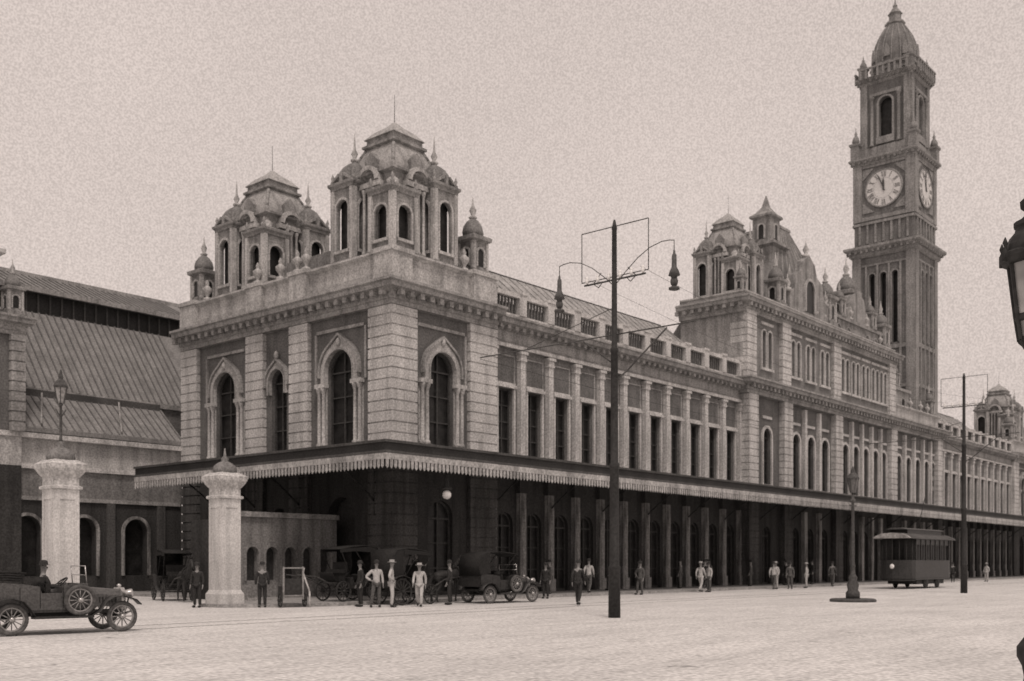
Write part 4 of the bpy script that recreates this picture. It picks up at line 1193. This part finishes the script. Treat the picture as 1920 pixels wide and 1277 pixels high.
e = EMP('hand_cart', (-8.6,-3.75,0), rad(-20), label='upright two-wheeled luggage hand cart with dark panel', category='cart')
m = MB(WOODL)
for s in (-.38,.38):
    m.box(s-.03,s+.03,-.03,.03,.3,1.55)
for z in (.45,1.5): m.box(-.38,.38,-.025,.025,z-.025,z+.025)
m.box(-.4,.4,0,.7,.38,.43)
m.use(PAINT); m.box(-.35,.35,.03,.06,.48,1.1); m.box(-.38,.38,.1,.7,.43,.8)
m.use(VAL)
for s in (.42,): m.path([(s,0,1.5),(s,.1,1.3),(s+.12,-.3,.6),(s+.1,-.4,.03)],.035)
OB('frame', m, e)
for s in (-.48,.48):
    w = wheel_mesh(.28,.025,8,WOOD,IRON,IRON); o = put_wheel(e, w, (s,.1,.28)); o.rotation_euler = (0,0,PI/2)

# ================================================================== TRAM
TR = EMP('tram', (38.2,-10.6,0), 0, label='dark electric tram with curved roof and open platforms', category='tram')
TR.scale = (1,1.05,1.17)
m = MB(PAINT)
L2, W2 = 3.2, 1.05
for s in (-1,1):
    m.prism(lambda u,o,z,s=s:(u,s*(W2+o),z), [(-L2,.6),(-L2,1.6),(L2,1.6),(L2,.6)], -.06, 0)
    for i in range(8):
        u = -L2+.04+(2*L2-.08)*i/7; m.box(u-.05,u+.05,s*W2-.05,s*W2+.05,1.6,2.75)
    m.prism(lambda u,o,z,s=s:(u,s*(W2+o),z), [(-L2,2.45),(-L2,2.8),(L2,2.8),(L2,2.45)], -.06, 0)
m.box(-L2,L2,-W2,W2,.5,.59)
for sx in (-1,1):
    m.box(sx*L2-.05,sx*L2+.05,-W2+.07,-.35,.8,2.75); m.box(sx*L2-.05,sx*L2+.05,.35,W2-.07,.8,2.75)
    n = 8; pts = [(sx*(L2+1.1*math.sin(t*PI/n)), -W2*math.cos(t*PI/n)) for t in range(n+1)]
    for (a,b),(c,d) in zip(pts[:-1],pts[1:]):
        m.add([(a,b,.45),(c,d,.45),(c,d,1.6),(a,b,1.6)],[(0,1,2,3)])
    for (a,b) in pts: m.tube((a,b,1.6),(a,b,2.75),.035)
    m.add([(a,b,.5) for a,b in pts]+[(a,b,.58) for a,b in pts],[list(range(n+1)),list(range(n+1,2*n+2))[::-1]]+[[i,i+1,n+2+i,n+1+i] for i in range(n)])
OB('body', m, TR)
m = MB(IRONM)
Ty = lambda u,o,z:(o,u,z)
m.prism(Ty, [(-1.2,2.78),(-1.1,2.9),(-.6,3.08),(0,3.12),(.6,3.08),(1.1,2.9),(1.2,2.78)], -L2-1.0, L2+1.0)
m.use(PAINT); m.prism(Ty, [(-.55,3.05),(-.55,3.3),(.55,3.3),(.55,3.05)], -L2, L2); m.use(IRONM)
m.prism(Ty, [(-.65,3.3),(-.3,3.4),(.3,3.4),(.65,3.3)], -L2-.5, L2+.5)
m.use(STUCCO)
m.prism(Ty, [(-1.15,2.8),(-1.0,2.92),(-.6,3.06),(0,3.1),(.6,3.06),(1.0,2.92),(1.15,2.8)], -L2-1.35, -L2-1.0)
OB('roof', m, TR)
m = MB(GLASS); m.box(-L2+.1,L2-.1,-W2+.1,W2-.1,.6,2.74); OB('interior', m, TR)
t = MB(IRON); t.box(-2.6,2.6,-.9,.9,.25,.5); OB('truck', t, TR)
t = MB(IRON); t.path([(.3,0,3.4),(1.5,-.2,5.8)],.03); OB('trolley_pole', t, TR)
wt = MB(IRON); wt.tube((0,-.05,0),(0,.05,0),.4,.4,20); wt.tube((0,-.08,0),(0,.08,0),.1,.1,10); d = wt.mesh('wheel')
for xx in (-1.1,1.1):
    for s in (-1,1): OB('wheel', d, TR, (xx,s*.95,.41))
h_ = MB(GLOBE); h_.M = Matrix.Translation((-L2-1.12,0,1.25)) @ Matrix.Rotation(-PI/2,4,'Y'); h_.lathe(0,0,[(.12,0),(.14,.05),(.08,.1)],12); OB('headlamp', h_, TR)

# ================================================================== LIGHT, WORLD, CAMERA
W = bpy.data.worlds.new('World'); SC.world = W; W.use_nodes = True
nt = W.node_tree; N = nt.nodes; Lk = nt.links
bg = N['Background']
az = rad(232)
el = rad(60)
sky = N.new('ShaderNodeTexSky'); sky.sky_type = 'NISHITA'; sky.sun_disc = False; sky.sun_elevation = el; sky.sun_rotation = rad(90)-az
sky.dust_density = 4; sky.air_density = 1.5
bw = N.new('ShaderNodeRGBToBW'); Lk.new(sky.outputs[0], bw.inputs[0])
mx = N.new('ShaderNodeMix'); mx.data_type = 'FLOAT'; mx.inputs[0].default_value = .15
mx.inputs[2].default_value = 6.7; Lk.new(bw.outputs[0], mx.inputs[3])
tc = N.new('ShaderNodeTexCoord')
def wn(sc, lo, hi, det=2):
    n = N.new('ShaderNodeTexNoise'); n.inputs['Scale'].default_value = sc; n.inputs['Detail'].default_value = det
    Lk.new(tc.outputs['Generated'], n.inputs['Vector'])
    r = N.new('ShaderNodeMapRange'); r.inputs[1].default_value = .3; r.inputs[2].default_value = .7; r.inputs[3].default_value = lo; r.inputs[4].default_value = hi
    Lk.new(n.outputs['Fac'], r.inputs[0]); return r.outputs[0]
def mlt(a, b):
    n = N.new('ShaderNodeMath'); n.operation = 'MULTIPLY'; Lk.new(a, n.inputs[0]); Lk.new(b, n.inputs[1]); return n.outputs[0]
f = mlt(mlt(mx.outputs[0], wn(4, .95, 1.04, 4)), wn(700, .87, 1.13, 0))
v = N.new('ShaderNodeVectorMath'); v.operation = 'SCALE'; v.inputs[0].default_value = (1.08,.93,.86); Lk.new(f, v.inputs['Scale'])
Lk.new(v.outputs[0], bg.inputs['Color']); bg.inputs['Strength'].default_value = .1

sd = bpy.data.lights.new('sun','SUN'); sd.energy = 1.5; sd.angle = rad(12); sd.color = (1,.88,.8)
so = bpy.data.objects.new('sun', sd); COL.objects.link(so)
dv = Vector((math.cos(el)*math.cos(az), math.cos(el)*math.sin(az), math.sin(el)))
so.rotation_euler = dv.to_track_quat('Z','Y').to_euler(); so.location = dv*100

cd = bpy.data.cameras.new('camera'); cd.sensor_width = 36; cd.lens = 1976/1920*36; cd.shift_y = .217; cd.clip_end = 5000
cd.dof.use_dof = True; cd.dof.focus_distance = 12.0; cd.dof.aperture_fstop = 2.2
co = bpy.data.objects.new('camera', cd); COL.objects.link(co)
co.location = (-33.64,-36.06,1.7); co.rotation_euler = (rad(90),0,rad(-49.5))
SC.camera = co
SC.view_settings.view_transform = 'Standard'
try: SC.view_settings.look = 'None'
except Exception: pass
SC.view_settings.exposure = 0
